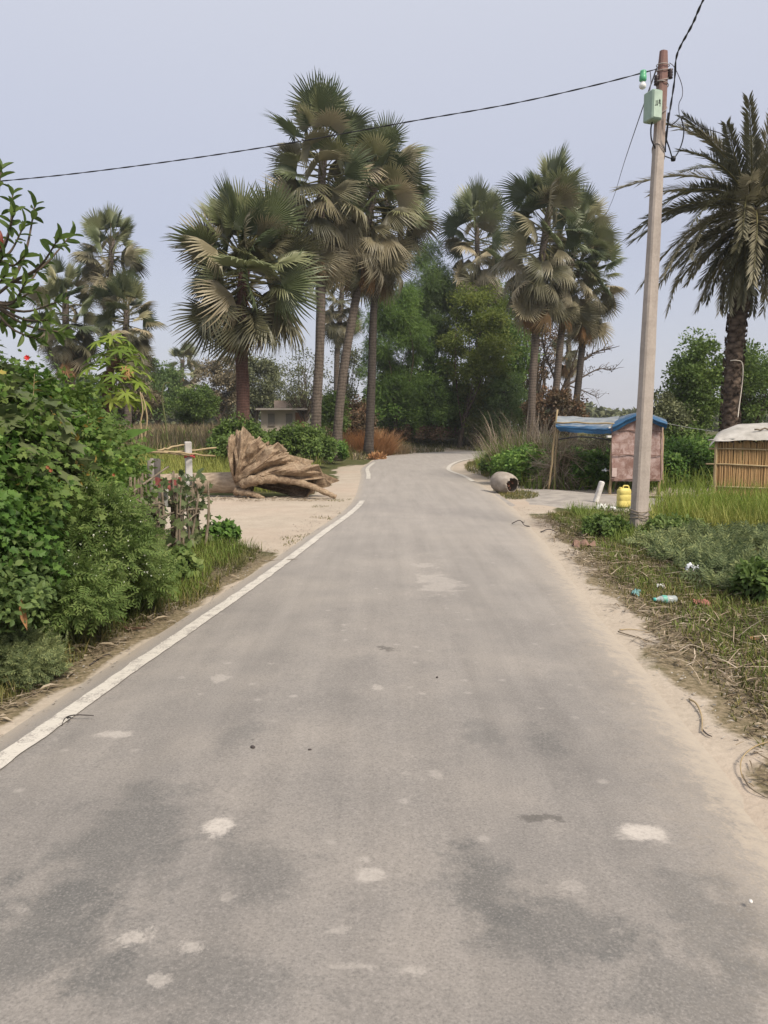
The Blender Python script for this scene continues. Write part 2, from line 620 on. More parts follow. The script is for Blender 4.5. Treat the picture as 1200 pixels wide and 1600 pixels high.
# blown sand along both edges
en = math_n(nt, 'ADD', edge, math_n(nt, 'MULTIPLY', math_n(nt, 'SUBTRACT', mixc(nt, .5, mid, fine), .5), .55))
sl = ramp(nt, [(.0, 1), (.10, .5), (.22, 0)], en)
er = math_n(nt, 'ADD', edger, math_n(nt, 'MULTIPLY', math_n(nt, 'SUBTRACT', mixc(nt, .4, spk, fine), .5), 1.0))
sr = ramp(nt, [(.0, 1), (.10, .75), (.20, .3), (.40, .08), (.6, 0)], er)
sandc = mixc(nt, fine, (.32, .275, .222), (.44, .38, .31))
base = mixc(nt, sl, base, sandc)
base = mixc(nt, sr, base, sandc)
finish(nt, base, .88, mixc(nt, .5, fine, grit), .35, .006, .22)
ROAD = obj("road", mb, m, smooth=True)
tag(ROAD, kind='structure')
wdt = np.linalg.norm(ER - EL, axis=1)[:, None] * np.ones((1, nu))
eL = wdt * u[None]; eR = wdt * (1 - u)[None]
for nm, arr in (("edge", eL), ("edge_right", eR)):
    a = ROAD.data.attributes.new(nm, 'FLOAT', 'POINT')
    a.data.foreach_set("value", arr.ravel().astype(np.float32))

# painted edge lines
m, nt = new_mat("road_paint")
wp = world_pos(nt)
f = tex_noise(nt, 9, 8, .7, wp)
f2 = tex_noise(nt, 70, 3, .7, wp)
w = ramp(nt, [(.42, 0), (.49, 1)], mixc(nt, .4, f, f2))
crk = tex_noise(nt, 2.0, 3, .55, world_pos(nt, (1.2, 9, 1)))
w = math_n(nt, 'MULTIPLY', w, ramp(nt, [(.488, 1), (.497, .35), (.503, .35), (.512, 1)], crk))
c = mixc(nt, w, (.30, .275, .25), mixc(nt, f2, (.43, .40, .35), (.60, .565, .51)))
finish(nt, c, .8, f2, .2, .003, .2)
PAINT = m


def edge_strip(line, y0, y1, off, wid, sign, name, x_lim=None):
    """sign +1: strip to the right of the line (inside for the left edge)"""
    k = (line[:, 1] >= y0) & (line[:, 1] <= y1)
    if x_lim is not None:
        k &= (line[:, 0] >= x_lim[0]) & (line[:, 0] <= x_lim[1])
    ln = line[k]
    d = np.diff(np.concatenate([[0], np.cumsum(np.linalg.norm(np.diff(ln, axis=0), axis=1))]))
    s = np.concatenate([[0], np.cumsum(np.linalg.norm(np.diff(ln, axis=0), axis=1))])
    q = np.arange(0, s[-1], .04 if y0 < 20 else .25)
    ln = np.stack([np.interp(q, s, ln[:, 0]), np.interp(q, s, ln[:, 1])], 1)
    t = np.gradient(ln, axis=0)
    t /= np.linalg.norm(t, axis=1)[:, None]
    nr = np.stack([t[:, 1], -t[:, 0]], 1) * sign
    j0 = np.array([noise.noise(Vector((a * 4.0, 1, off))) for a in q]) * .014 + np.array([noise.noise(Vector((a * 17.0, 5, off))) for a in q]) * .007
    j1 = np.array([noise.noise(Vector((a * 4.3, 9, off))) for a in q]) * .014 + np.array([noise.noise(Vector((a * 17.0, 15, off))) for a in q]) * .007
    A = ln + nr * (off + j0)[:, None]
    B = ln + nr * (off + wid + j1)[:, None]
    g = np.zeros((len(q), 3, 3))
    for c_, t_ in enumerate((0, .5, 1)):
        g[:, c_, :2] = A * (1 - t_) + B * t_
        d_ = (off + wid * t_ + (.20 if sign > 0 else 0)) / 3.6
        g[:, c_, 2] = .012 + .03 * (1 - (1 - 2 * min(d_, .5)) ** 2) + .007
    return MB().grid(g, flip=sign > 0)


mbl = edge_strip(LE, -6, 16.2, .03, .112, 1, "l")
for a in (edge_strip(LE, 22.6, 33.5, .05, .13, 1, "l2"), edge_strip(LE, 35.5, 52, .05, .15, 1, "l3", (-3, 9)),
          edge_strip(RE, 21.5, 45, .10, .14, -1, "r1", (-3, 8))):
    off = mbl.n
    for V, in zip(a.V):
        pass
    mbl.V += a.V
    mbl.F += [f + off for f in a.F]
    mbl.M += a.M
    mbl.n += a.n
tag(obj("road_edge_line", mbl, PAINT, smooth=True), kind='structure')

# side path of dusty concrete past the stall
top = [G(775, 770), G(812, 764), G(870, 765.5), G(960, 775), G(1030, 780), G(1095, 784), G(1250, 788)]
bot = [G(770, 796), G(822, 793), G(870, 794), G(950, 800), G(1010, 800), G(1095, 799), G(1240, 801)]
T_, B_ = catmull(top, 10), catmull(bot, 10)
Tt = np.linspace(0, 1, 9)[None, :, None]
g = T_[:, None] * (1 - Tt) + B_[:, None] * Tt
g[:, :, 0:2] += (n2(g[:, :, 0], g[:, :, 1], 2.2, 5).reshape(g.shape[:2]) * .12)[:, :, None] * np.array([0, 1])
g[:, :, 2] = .045 - .05 * sstep(4.2, 3.0, g[:, :, 0])
g[:, 0, 2] -= .05; g[:, -1, 2] -= .05
m = noise_mat("path_concrete", [(.3, (.22, .20, .18)), (.55, (.32, .29, .26)), (.75, (.40, .36, .31))], 3.0, .92, bump_s=.3, vec='World')
tag(obj("side_path", MB().grid(g, flip=False), m, smooth=True), kind='structure')

# ------------------------------------------------------------------ palette
M_PALM = leaf_mat("palm_leaf", [(.030, .042, .022), (.070, .082, .040), (.140, .140, .078), (.20, .178, .115)], .25, .42, .5, True, .45, .15, gain=1.95, tint=(1.0, 1.02, .95))
M_PALM_OLD = leaf_mat("palm_leaf_old", [(.055, .056, .030), (.120, .112, .070), (.200, .178, .120), (.27, .23, .155)], .2, .45, .5, True, .4, .15, gain=1.7, tint=(1.03, 1, .97))
M_PETI = noise_mat("palm_petiole", [(.3, (.085, .085, .035)), (.7, (.17, .15, .06))], 3, .5)
M_DEAD = leaf_mat("palm_dead_leaf", [(.075, .055, .036), (.14, .092, .058), (.23, .135, .085)], .15, .8, 1.2, True, .1, gain=1.35)
M_DATE = leaf_mat("date_leaf", [(.040, .044, .028), (.095, .09, .055), (.20, .18, .125)], .2, .5, .6, True, .4, .25, gain=1.6, tint=(1, 1, .98))


def bark(name, dark, light, ring=6.0, amp=.5, red=None):
    m, nt = new_mat(name)
    v = coords(nt)
    w = N(nt, 'ShaderNodeTexWave', wave_type='BANDS', bands_direction='Z')
    w.inputs['Scale'].default_value = ring
    w.inputs['Distortion'].default_value = 5.0
    w.inputs['Detail'].default_value = 3
    w.inputs['Detail Scale'].default_value = 2
    nt.links.new(v, w.inputs['Vector'])
    nz = tex_noise(nt, 3, 6, .65, coords(nt, (3, 3, .7)))
    f = mixc(nt, amp, nz, w.outputs['Fac'])
    c = ramp(nt, [(.25, dark), (.75, light)], f)
    finish(nt, c, .92, f, .6, .04, .1)
    return m


M_BARK_PALM = bark("palm_bark", (.055, .044, .036), (.165, .135, .112), 2.3, .22)
M_BARK_DARK = bark("palm_bark_dark", (.035, .03, .026), (.095, .08, .068), 2.3, .22)
M_BARK_RED = bark("palm_bark_red", (.05, .03, .026), (.16, .09, .072), 3.4, .16)
M_BARK = noise_mat("tree_bark", [(.3, (.05, .037, .028)), (.7, (.15, .115, .085))], 5, .95, (2, 2, .5), .6, .03)
M_TWIG = noise_mat("dry_twig", [(.3, (.10, .078, .055)), (.7, (.25, .205, .15))], 8, .9)
M_STEM = noise_mat("green_stem", [(.3, (.06, .075, .03)), (.7, (.14, .14, .06))], 8, .8)

# ------------------------------------------------------------------ fan palms
def fan_mesh(name, Rr, pet, nseg, span, droop, fold, tipd, mats, split=.54, curl=0.0):
    mb = MB()
    n = 7
    yy = np.linspace(0, pet, n)
    sag = -.06 * (yy / pet) ** 2 * pet
    pts = np.stack([np.zeros(n), yy, sag], 1)
    mb.tube(pts, np.linspace(.034, .016, n), 5, 1)
    V, Q, T = [], [], []
    c0 = np.array([0, pet, sag[-1]])
    V.append(c0)
    def bend(x, y, z):
        d = math.hypot(x, y) / Rr
        z2 = z - fold * abs(x) - .65 * droop * Rr * (max(y, 0) / Rr) ** 2 - .05 * Rr * d * d
        return c0 + np.array([x, y, z2])
    da = R(span) / nseg
    prev = None
    for i in range(nseg):
        a = -R(span) / 2 + (i + .5) * da
        rr = Rr * (.74 + .26 * math.cos(a / (R(span) / 2) * 1.35)) * random.uniform(.93, 1.06)
        rm = rr * split * random.uniform(.9, 1.1)
        jt = random.gauss(0, .02)
        def pt(ang, r, z): return bend(math.sin(ang) * r, math.cos(ang) * r, z)
        if prev is None:
            V.append(pt(a - da / 2, rm, -.012)); prev = len(V) - 1
        iL = prev
        V.append(pt(a, rm, .022)); iC = len(V) - 1
        V.append(pt(a + da / 2, rm, -.012)); iR = len(V) - 1
        td = tipd * random.uniform(.2, 1.2) * Rr
        V.append(pt(a + jt - da * .23, rr * .78, .0 - td * .35)); jL = len(V) - 1
        V.append(pt(a + jt + da * .23, rr * .78, .0 - td * .35)); jR = len(V) - 1
        V.append(pt(a + jt * 2 + random.gauss(0, .02), rr, -td)); iT = len(V) - 1
        T += [[0, iL, iC], [0, iC, iR], [jL, iT, jR]]
        T += [[iL, jL, iC], [iC, jL, jR], [iC, jR, iR]]
        prev = iR
    mb.add(np.array(V), [np.array(T)], 0)
    return raw_mesh(name, mb, mats)


FAN_UP = [fan_mesh("fan_upright", 1.14, .95, 36, 190, .02, .12 * s, .05, [M_PALM, M_PETI]) for s in (-1, .3, 1)]
FAN_MID = [fan_mesh("fan_spread", 1.14, 1.02, 36, 215, .22, .22, .16, [M_PALM, M_PETI]),
           fan_mesh("fan_spread", 1.10, 1.0, 34, 205, .25, .36, .16, [M_PALM_OLD, M_PETI]),
           fan_mesh("fan_spread", 1.16, 1.08, 38, 220, .18, -.15, .14, [M_PALM, M_PETI])]
FAN_LOW = [fan_mesh("fan_drooping", 1.08, .95, 32, 170, .45, .5, .32, [M_PALM_OLD, M_PETI]),
           fan_mesh("fan_drooping", 1.12, .85, 32, 150, .35, .65, .25, [M_PALM_OLD, M_PETI]),
           fan_mesh("fan_drooping", 1.10, 1.0, 32, 185, .5, .3, .35, [M_PALM_OLD, M_PETI])]
FAN_DEAD = [fan_mesh("fan_dead", 1.05, 1.0, 26, 120, .3, .85, .2, [M_DEAD, M_DEAD], .4),
            fan_mesh("fan_dead", 1.0, .9, 24, 95, .2, 1.0, .2, [M_DEAD, M_DEAD], .35)]

FRONDS = 'fan leaves of a palm crown'


def place_frond(parent, mesh, at_, dirv, up, sc, nm='frond', label=None):
    rot = frames(np.array([dirv]), np.array([up]))[0]
    M = Matrix([[*rot[0] * 1, 0], [*rot[1], 0], [*rot[2], 0], [0, 0, 0, 1]])
    o = bpy.data.objects.new(nm, mesh)
    COL.objects.link(o)
    o.parent = parent
    o.matrix_local = Matrix.Translation(Vector(np.asarray(at_) - np.array(ORG[parent.name]))) @ M @ Matrix.Scale(sc, 4)
    if label: o['label'] = label
    return o


def fan_palm(label, bx, Y, top, r0, r1, n_leaf, L, sc=1.0, dead=6, group=None, bark_m=None, lean_mid=0.0, elev0=84, elev1=-72):
    b = P(bx, 700, Y)
    bz = tz(b[0], Y)
    b[2] = bz - .1
    t = P(top[0], top[1], Y)
    root = thing('palm_tree', label, 'palm tree', (b[0], b[1], bz), group)
    s = np.linspace(0, 1, 18)
    pts = b[None] * (1 - s)[:, None] + t[None] * s[:, None]
    pts[:, 0] += lean_mid * np.sin(s * pi)
    pts[:, 0] += .05 * np.sin(s * 9 + bx); pts[:, 1] += .05 * np.cos(s * 7 + bx)
    rad = r1 + (r0 - r1) * (1 - s) ** 1.5
    rad[0:2] *= [1.35, 1.12]
    mb = MB().tube(pts, rad, 12, 0, True, .03)
    obj('trunk', mb, bark_m or M_BARK_PALM, root, smooth=True)
    axis_d = (t - pts[-4]); axis_d /= np.linalg.norm(axis_d)
    ga = random.uniform(0, 6)
    n_leaf = min(96 - dead, int(n_leaf * 1.95))
    for i in range(n_leaf):
        f = (i + .5) / n_leaf
        az = ga + i * 2.39996 + random.gauss(0, .2)
        el = R(elev0 + (elev1 - elev0) * (f ** .8) + random.gauss(0, 12))
        d = np.array([math.cos(az) * math.cos(el), math.sin(az) * math.cos(el), math.sin(el)])
        a0 = t - axis_d * (L * f) + np.array([math.cos(az), math.sin(az), 0]) * .1
        # upper side of the blade looks up and in towards the stem, with a twist
        up = np.array([-math.cos(az) * math.sin(el), -math.sin(az) * math.sin(el), math.cos(el)])
        tw = random.gauss(0, .85)
        side = np.cross(d, up)
        up2 = up * math.cos(tw) + side * math.sin(tw)
        pool = FAN_UP if el > R(45) else (FAN_MID if el > R(-15) else FAN_LOW)
        place_frond(root, random.choice(pool), a0, d, up2, sc * random.uniform(.74, 1.22))
    for i in range(dead):
        az = ga + i * 2.1 + random.gauss(0, .4)
        el = R(random.uniform(-82, -50))
        d = np.array([math.cos(az) * math.cos(el), math.sin(az) * math.cos(el), math.sin(el)])
        up = np.array([-math.cos(az) * math.sin(el), -math.sin(az) * math.sin(el), math.cos(el)])
        a0 = t - axis_d * (L * random.uniform(.9, 1.12)) + np.array([math.cos(az), math.sin(az), 0]) * .16
        place_frond(root, random.choice(FAN_DEAD), a0, d, up, sc * random.uniform(.8, 1.0), 'dead_frond', 'dried rust brown fan leaf hanging against the trunk')
    return root


GP = 'tall fan palms along the road'
fan_palm('stocky fan palm with reddish trunk standing alone behind the uprooted stump', 376, 27, (380, 388), .25, .20, 42, 1.7, 1.14, 3, GP, M_BARK_RED, elev1=-48)
fan_palm('tallest fan palm of all, upright trunk behind the green bush', 494, 33, (506, 214), .225, .165, 46, 3.8, 1.13, 4, GP)
fan_palm('fan palm whose bare trunk leans right, beside the tallest palm', 524, 34.5, (594, 258), .225, .165, 42, 3.5, 1.06, 5, GP, lean_mid=-.25)
fan_palm('fan palm with straight dark trunk rising from behind the rust brown dry bush', 577, 38, (606, 298), .225, .165, 36, 3.0, 1.15, 3, GP, M_BARK_DARK, lean_mid=-.25)
fan_palm('highest of the three far fan palms behind the left hedge', 168, 47, (174, 372), .225, .165, 30, 2.2, .95, 2, GP)
fan_palm('far fan palm with low crown, right in front of the highest far one', 200, 44, (196, 476), .225, .165, 30, 2.2, .95, 3, GP)
fan_palm('far fan palm behind the leafy branches of the guava tree', 118, 42, (100, 455), .225, .165, 32, 3.0, .92, 6, GP)
fan_palm('small hazy palm with a withered skirt, far behind the field', 287, 75, (285, 562), .24, .2, 20, 2.0, .95, 8, GP)
fan_palm('greyish palm seen between the two bare trunks of the tall palms', 521, 58, (534, 440), .24, .18, 28, 3.0, .95, 4, GP)
fan_palm('fan palm rising out of the dark green roadside trees', 750, 53, (746, 345), .225, .165, 34, 3.6, 1.22, 3, GP)
fan_palm('fan palm with a rust orange skirt above its pale trunk right of the bend', 833, 40, (861, 312), .225, .165, 42, 4.2, 1.16, 9, GP, lean_mid=-.35)
fan_palm('fan palm in the middle of the cluster behind the tall reeds', 865, 43, (905, 352), .225, .165, 34, 3.8, 1.0, 3, GP, lean_mid=-.35)
fan_palm('fan palm with dark trunk above the blue tarpaulin', 896, 44.5, (930, 400), .225, .165, 32, 3.0, 1.0, 6, GP, M_BARK_DARK, lean_mid=-.2)
fan_palm('withered fan palm with hanging brown leaves between the cluster trunks', 886, 58, (888, 530), .22, .18, 8, 1.4, .8, 12, GP, elev0=10)

# ------------------------------------------------------------------ date palm
def feather_mesh(name, Lf, droop, npair, ll, mats):
    mb = MB()
    n = 12
    s = np.linspace(0, 1, n)
    def rach(t):
        y = Lf * (t - .10 * droop * t ** 2)
        z = -droop * Lf * .55 * t ** 2.2
        return np.stack([0 * t, y, z], -1)
    mb.tube(rach(s), .03 - .024 * s, 5, 1)
    tt = np.repeat(np.linspace(.12, .995, npair), 2)
    sd = np.tile([-1, 1], npair)
    p = rach(tt)
    tang = rach(tt + .01) - rach(tt - .01)
    tang /= np.linalg.norm(tang, axis=1)[:, None]
    ang = R(52) - R(30) * tt + rng.normal(0, .09, len(tt))
    lift = rng.normal(.25, .28, len(tt))
    x = np.stack([sd, 0 * sd, 0 * sd], 1).astype(float)
    zz = np.cross(x * sd[:, None], tang)
    d = tang * np.cos(ang)[:, None] + (x * np.cos(lift)[:, None] + zz * np.sin(lift)[:, None]) * np.sin(ang)[:, None]
    ln = ll * (1 - .55 * np.abs(tt - .4) ** 1.2) * rng.uniform(.85, 1.1, len(tt))
    rot = frames(d, zz + x * .4)
    scatter(mb, LEAF4, p, rot, np.stack([np.full(len(tt), .040), ln, np.full(len(tt), .08)], 1), 0)
    return raw_mesh(name, mb, mats)


DATE = [feather_mesh("feather_leaf", 2.6, dr, 84, .44, [M_DATE, M_PETI]) for dr in (.4, .7, 1.0, 1.25, 1.45)]
DATE_LOW = [feather_mesh("feather_leaf", 2.0, dr, 70, .36, [M_DATE, M_PETI]) for dr in (.35, .6)]
M_DATEBARK, nt = new_mat("date_palm_bark")
br = N(nt, 'ShaderNodeTexVoronoi')
br.inputs['Scale'].default_value = 5.5
nt.links.new(coords(nt, (1, 1, 1.7)), br.inputs['Vector'])
nz = tex_noise(nt, 8, 5, .6, coords(nt))
ff = mixc(nt, .3, br.outputs['Distance'], nz)
finish(nt, ramp(nt, [(.1, (.19, .145, .11)), (.45, (.105, .078, .06)), (.7, (.04, .03, .024))], ff), .95, math_n(nt, 'SUBTRACT', 1.0, ff), .8, .06, .1)
Yd = 19.5
b = P(1137, 760, Yd); b[2] = -.1
t = P(1174, 330, Yd)
root = thing('date_palm', 'date palm with feathery drooping leaves behind the reed hut', 'palm tree', (b[0], b[1], 0))
s = np.linspace(0, 1, 40)
pts = b[None] * (1 - s)[:, None] + t[None] * s[:, None]
pts[:, 0] += -.12 * np.sin(s * pi)
rad = .20 + .015 * np.sin(s * 90) + .02 * (s > .8)
mb = MB().tube(pts, rad, 14, 0, True, .05)
# old leaf stubs around the stem
k = 420
sz = rng.uniform(.0, 1, k); az = rng.uniform(0, 2 * pi, k)
cp = np.stack([np.interp(sz, s, pts[:, j]) for j in range(3)], 1)
od = np.stack([np.cos(az), np.sin(az), np.full(k, .9)], 1)
scatter(mb, (LEAF4[0] * np.array([1, 1, 1]), LEAF4[1]), cp + np.stack([np.cos(az), np.sin(az), 0 * az], 1) * .185, frames(od, np.stack([np.cos(az), np.sin(az), 0 * az], 1)), np.stack([np.full(k, .13), np.full(k, .13), np.full(k, .5)], 1))
obj('trunk', mb, M_DATEBARK, root, smooth=True)
for i in range(98):
    f = (i + .5) / 98
    az = i * 2.39996 + random.gauss(0, .15)
    el = R(74 - 128 * f ** .8 + random.gauss(0, 6))
    d = np.array([math.cos(az) * math.cos(el), math.sin(az) * math.cos(el), math.sin(el)])
    up = np.array([-math.cos(az) * math.sin(el), -math.sin(az) * math.sin(el), math.cos(el)])
    tw = random.gauss(0, .3); side = np.cross(d, up)
    pool = DATE[1:4] if el > R(40) else (DATE[1:] if el > R(-5) else DATE_LOW)
    place_frond(root, random.choice(pool), t + np.array([math.cos(az) * .12, math.sin(az) * .12, .35 - f * .9]), d, up * math.cos(tw) + side * math.sin(tw), random.uniform(.9, 1.08))

# ------------------------------------------------------------------ broadleaf trees and bushes
def make_tree(name, label, cat, base, cc, rad, K, cr, per, ll, lw, mat, tr=.16, group=None, bark_m=None, limbs=14, proto=LEAF4, upw=.5, hang=0.0, shell=.55, tips=None, top_r=None):
    """base (x,y,z), crown centre cc, crown radii, K clumps of radius cr with per leaves each"""
    base = np.asarray(base, float); cc = np.asarray(cc, float); rad = np.asarray(rad, float)
    root = thing(name, label, cat, base, group)
    d = unit(K)
    rr = rng.uniform(.15, 1, K) ** .45
    cl = cc + d * rad * rr[:, None]
    cl[:, 2] = np.maximum(cl[:, 2], base[2] + cr * .4)
    if tips is not None:
        cl = np.concatenate([cl, tips])
    crs = cr * rng.uniform(.55, 1.35, len(cl))
    # trunk and limbs
    mb = MB()
    fork = base + (cc - base) * np.array([.55, .55, .45])
    s = np.linspace(0, 1, 8)
    tp = base[None] * (1 - s)[:, None] + fork[None] * s[:, None]
    tp[1:-1, :2] += rng.normal(0, tr * .25, (6, 2))
    tp[0, 2] -= .15
    rads = tr * (1 - .35 * s); rads[0] *= 1.3
    mb.tube(tp, rads, 9, 0, True, .04)
    for i in rng.permutation(len(cl))[:limbs]:
        s0 = rng.uniform(.45, 1.0)
        a = tp[int(s0 * 7)]
        e = cl[i]
        md = (a + e) / 2 + rng.normal(0, .12, 3) * np.linalg.norm(e - a) + np.array([0, 0, .08]) * np.linalg.norm(e - a)
        q = np.linspace(0, 1, 7)[:, None]
        c = a * (1 - q) ** 2 + 2 * md * q * (1 - q) + e * q ** 2
        mb.tube(c, np.linspace(tr * .42, tr * .07, 7), 6, 0, False)
    obj('trunk', mb, bark_m or M_BARK, root, smooth=True)
    mb = MB()
    n = per * len(cl)
    ci = np.repeat(np.arange(len(cl)), per)
    dd = unit(n)
    r_ = rng.uniform(0, 1, n) ** shell
    pos = cl[ci] + dd * (crs[ci] * r_)[:, None] * np.array([1, 1, .75])
    dirn = dd * .7 + unit(n) * .7 + np.array([0, 0, -hang])
    up = np.array([0, 0, upw]) + unit(n) * .6 + dd * .3
    sc = rng.uniform(.6, 1.25, n)
    ok = pos[:, 2] > base[2] + .02
    pos, dirn, up, sc = pos[ok], dirn[ok], up[ok], sc[ok]
    scatter(mb, proto, pos, frames(dirn, up), np.stack([lw * sc, ll * sc, ll * sc * .6], 1))
    obj('crown', mb, mat, root)
    return root


def bush(name, label, cat, base, rad, K, cr, per, ll, lw, mat, group=None, proto=LEAF6, stems=9, hang=.1, stem_m=None, stem_r=.012, z0=.45):
    base = np.asarray(base, float)
    rad = np.asarray(rad, float)
    root = thing(name, label, cat, base, group)
    d = unit(K); d[:, 2] = np.abs(d[:, 2]) * 1.0 - .12
    rr = rng.uniform(.3, 1, K) ** .4
    cl = base + np.array([0, 0, rad[2] * z0]) + d * rad * np.array([1, 1, 1.0 - z0 * .6]) * rr[:, None]
    crs = cr * rng.uniform(.6, 1.3, K)
    mb = MB()
    for i in rng.permutation(K)[:stems]:
        a = base + np.array([rng.normal(0, rad[0] * .15), rng.normal(0, rad[1] * .15), -.05])
        e = cl[i] + np.array([0, 0, cr * .3])
        q = np.linspace(0, 1, 6)[:, None]
        md = (a + e) / 2 + rng.normal(0, .06, 3)
        mb.tube(a * (1 - q) ** 2 + 2 * md * q * (1 - q) + e * q ** 2, np.linspace(stem_r, stem_r * .35, 6), 5, 0, False)
    obj('stem', mb, stem_m or M_STEM, root, smooth=True)
    n = K * per
    ci = np.repeat(np.arange(K), per)
    dd = unit(n)
    pos = cl[ci] + dd * (crs[ci] * rng.uniform(0, 1, n) ** .55)[:, None]
    out = (pos - (base + np.array([0, 0, rad[2] * .4]))) / rad
    out /= np.linalg.norm(out, axis=1)[:, None] + 1e-6
    dirn = out * .5 + unit(n) * .8 + np.array([0, 0, -hang])
    up = out * .7 + np.array([0, 0, .6]) + unit(n) * .5
    sc = rng.uniform(.55, 1.25, n)
    ok = pos[:, 2] > base[2] + .01
    mb = MB()
    scatter(mb, proto, pos[ok], frames(dirn[ok], up[ok]), np.stack([lw * sc, ll * sc, ll * sc * .8], 1)[ok])
    obj('foliage', mb, mat, root)
    return root


LM = leaf_mat
M_DKGREEN = LM("leaf_dark_green", [(.022, .042, .014), (.045, .078, .024), (.080, .120, .036)], .5, gain=2.7)
M_BLUEGREEN = LM("leaf_blue_green", [(.026, .044, .020), (.048, .076, .032), (.080, .112, .046)], .5, gain=2.6)
M_YELGREEN = LM("leaf_yellow_green", [(.045, .066, .014), (.080, .106, .030), (.12, .14, .042)], .5, gain=1.9)
M_MIDGREEN = LM("leaf_mid_green", [(.035, .062, .020), (.065, .105, .032), (.105, .15, .045)], .35)
M_GREYGREEN = LM("leaf_grey_green", [(.045, .055, .035), (.085, .098, .062), (.13, .14, .09)], .25)
M_BROWNGREY = LM("leaf_brown_grey", [(.06, .052, .040), (.105, .09, .07), (.15, .13, .10)], .2)
M_RUSTLEAF = LM("leaf_rust", [(.03, .028, .018), (.07, .05, .035), (.13, .075, .055)], .2)
M_BRIGHT = LM("leaf_bright_green", [(.05, .085, .014), (.10, .15, .026), (.17, .21, .05)], .4)
M_DRYBUSH = LM("dry_bush_stalk", [(.14, .08, .045), (.24, .135, .08), (.34, .21, .13)], .2)
M_PALEDRY = LM("pale_dry_leaf", [(.16, .13, .085), (.28, .23, .15), (.42, .36, .27)], .2, gain=1.3, tint=(1, 1, 1.08))
M_STRAW = LM("straw", [(.15, .115, .07), (.30, .235, .15), (.44, .375, .28)], .15, .8, 2, gain=1.2, tint=(1, 1, 1.08))
M_LITTER = LM("brown_litter", [(.07, .052, .034), (.15, .115, .075), (.30, .25, .185)], .1, .8, 2, gain=1.25, tint=(1, 1, 1))
M_GRAVEL = noise_mat("gravel_chip", [(.3, (.16, .145, .125)), (.7, (.40, .365, .32))], 9, .9)
M_GRASS = LM("grass_green", [(.045, .070, .016), (.085, .125, .028), (.15, .185, .055)], .35, .6, .7)
M_GRASS_Y = LM("grass_yellow_green", [(.085, .105, .028), (.15, .17, .048), (.23, .225, .085)], .35, .6, .5)
M_GRASS_T = LM("grass_tan", [(.10, .082, .045), (.19, .155, .085), (.27, .22, .14)], .25, .7, .4, gain=1.35, tint=(1.05, 1, 1))
M_GRASS_D = LM("grass_dull", [(.035, .042, .016), (.075, .080, .032), (.15, .125, .06)], .25, .7, 1.5)
M_COVER = LM("ground_cover_leaf", [(.032, .050, .030), (.070, .095, .060), (.14, .165, .10)], .3, .6, 1.5, gain=1.85, tint=(1.12, 1.04, .72))
M_HEDGE = LM("creeper_leaf", [(.020, .044, .011), (.044, .082, .020), (.085, .130, .036), (.19, .13, .04)], .4, .5, 1.2, gain=2.45, tint=(1.02, 1.03, .85))
M_HEDGE2 = LM("hedge_leaf", [(.024, .050, .012), (.055, .098, .024), (.11, .155, .042)], .4, .5, 1.2, gain=2.45, tint=(1.02, 1.03, .85))
M_BROAD = LM("broad_grey_leaf", [(.034, .052, .026), (.070, .092, .048), (.125, .145, .085)], .35, .5, 1.0)
M_GUAVA = LM("guava_leaf", [(.030, .052, .016), (.060, .095, .028), (.11, .15, .05)], .4, .5, 1.5)
M_PARTH = LM("weed_leaf", [(.045, .078, .026), (.085, .130, .044), (.14, .18, .075)], .4, .6, 1.5)
M_WHITE_FL = noise_mat("white_flower", [(.3, (.55, .57, .45)), (.7, (.75, .76, .66))], 20, .8)

# the dark grove at the bend
GT = 'trees crowding the bend of the road'
def tb(px, Y): p = P(px, 700, Y); return (p[0], Y, tz(p[0], Y))
def tree_px(name, label, px, Y, cx, cy, rx, rz, K, cr, per, ll, lw, mat, tr=.16, ry=None, **kw):
    sc = Y / FPX
    cc = P(cx, cy, Y)
    return make_tree(name, label, 'tree', tb(px, Y), cc, (rx * sc, (ry or rx) * sc, rz * sc), K, cr, per, ll, lw, mat, tr, **kw)

tree_px('feathery_tree', 'dark feathery tree left in the grove, behind the straight palm trunk', 618, 50, 622, 545, 48, 105, 85, .75, 300, .30, .16, M_DKGREEN, .15, group=GT, proto=SPRIG, hang=.3)
tree_px('feathery_tree', 'tallest dark tree in the grove, right of the leaning palm crown', 668, 54, 672, 470, 44, 95, 75, .8, 260, .32, .18, M_BLUEGREEN, .17, group=GT, proto=SPRIG, hang=.35)
tree_px('leafy_tree', 'yellowish green tree with leaning trunk right at the bend', 716, 50.5, 744, 540, 54, 86, 90, .72, 260, .18, .10, M_YELGREEN, .15, group=GT, limbs=12)
tree_px('leafy_tree', 'dark green tree behind the yellowish tree, under the palm leaves', 790, 54, 778, 545, 52, 95, 85, .8, 280, .2, .11, M_DKGREEN, .2, group=GT)
tree_px('leafy_tree', 'low dark tree filling the shade between the grove trunks', 668, 52, 672, 620, 60, 62, 80, .8, 260, .2, .11, M_DKGREEN, .16, group=GT)
tree_px('leafy_tree', 'dull blue green tree low behind the reeds at the bend', 800, 50, 795, 640, 46, 50, 55, .7, 230, .18, .10, M_BLUEGREEN, .14, group=GT)
tree_px('rusty_tree', 'sparse rusty brown tree behind the pale palm trunk', 838, 56, 836, 545, 40, 85, 60, .75, 110, .17, .10, M_RUSTLEAF, .2, group=GT, limbs=40)
tree_px('leafy_tree', 'small dark leaved tree between palm trunks and the reeds', 872, 41, 868, 645, 46, 34, 46, .45, 150, .17, .10, M_RUSTLEAF, .1, group=GT, limbs=20)

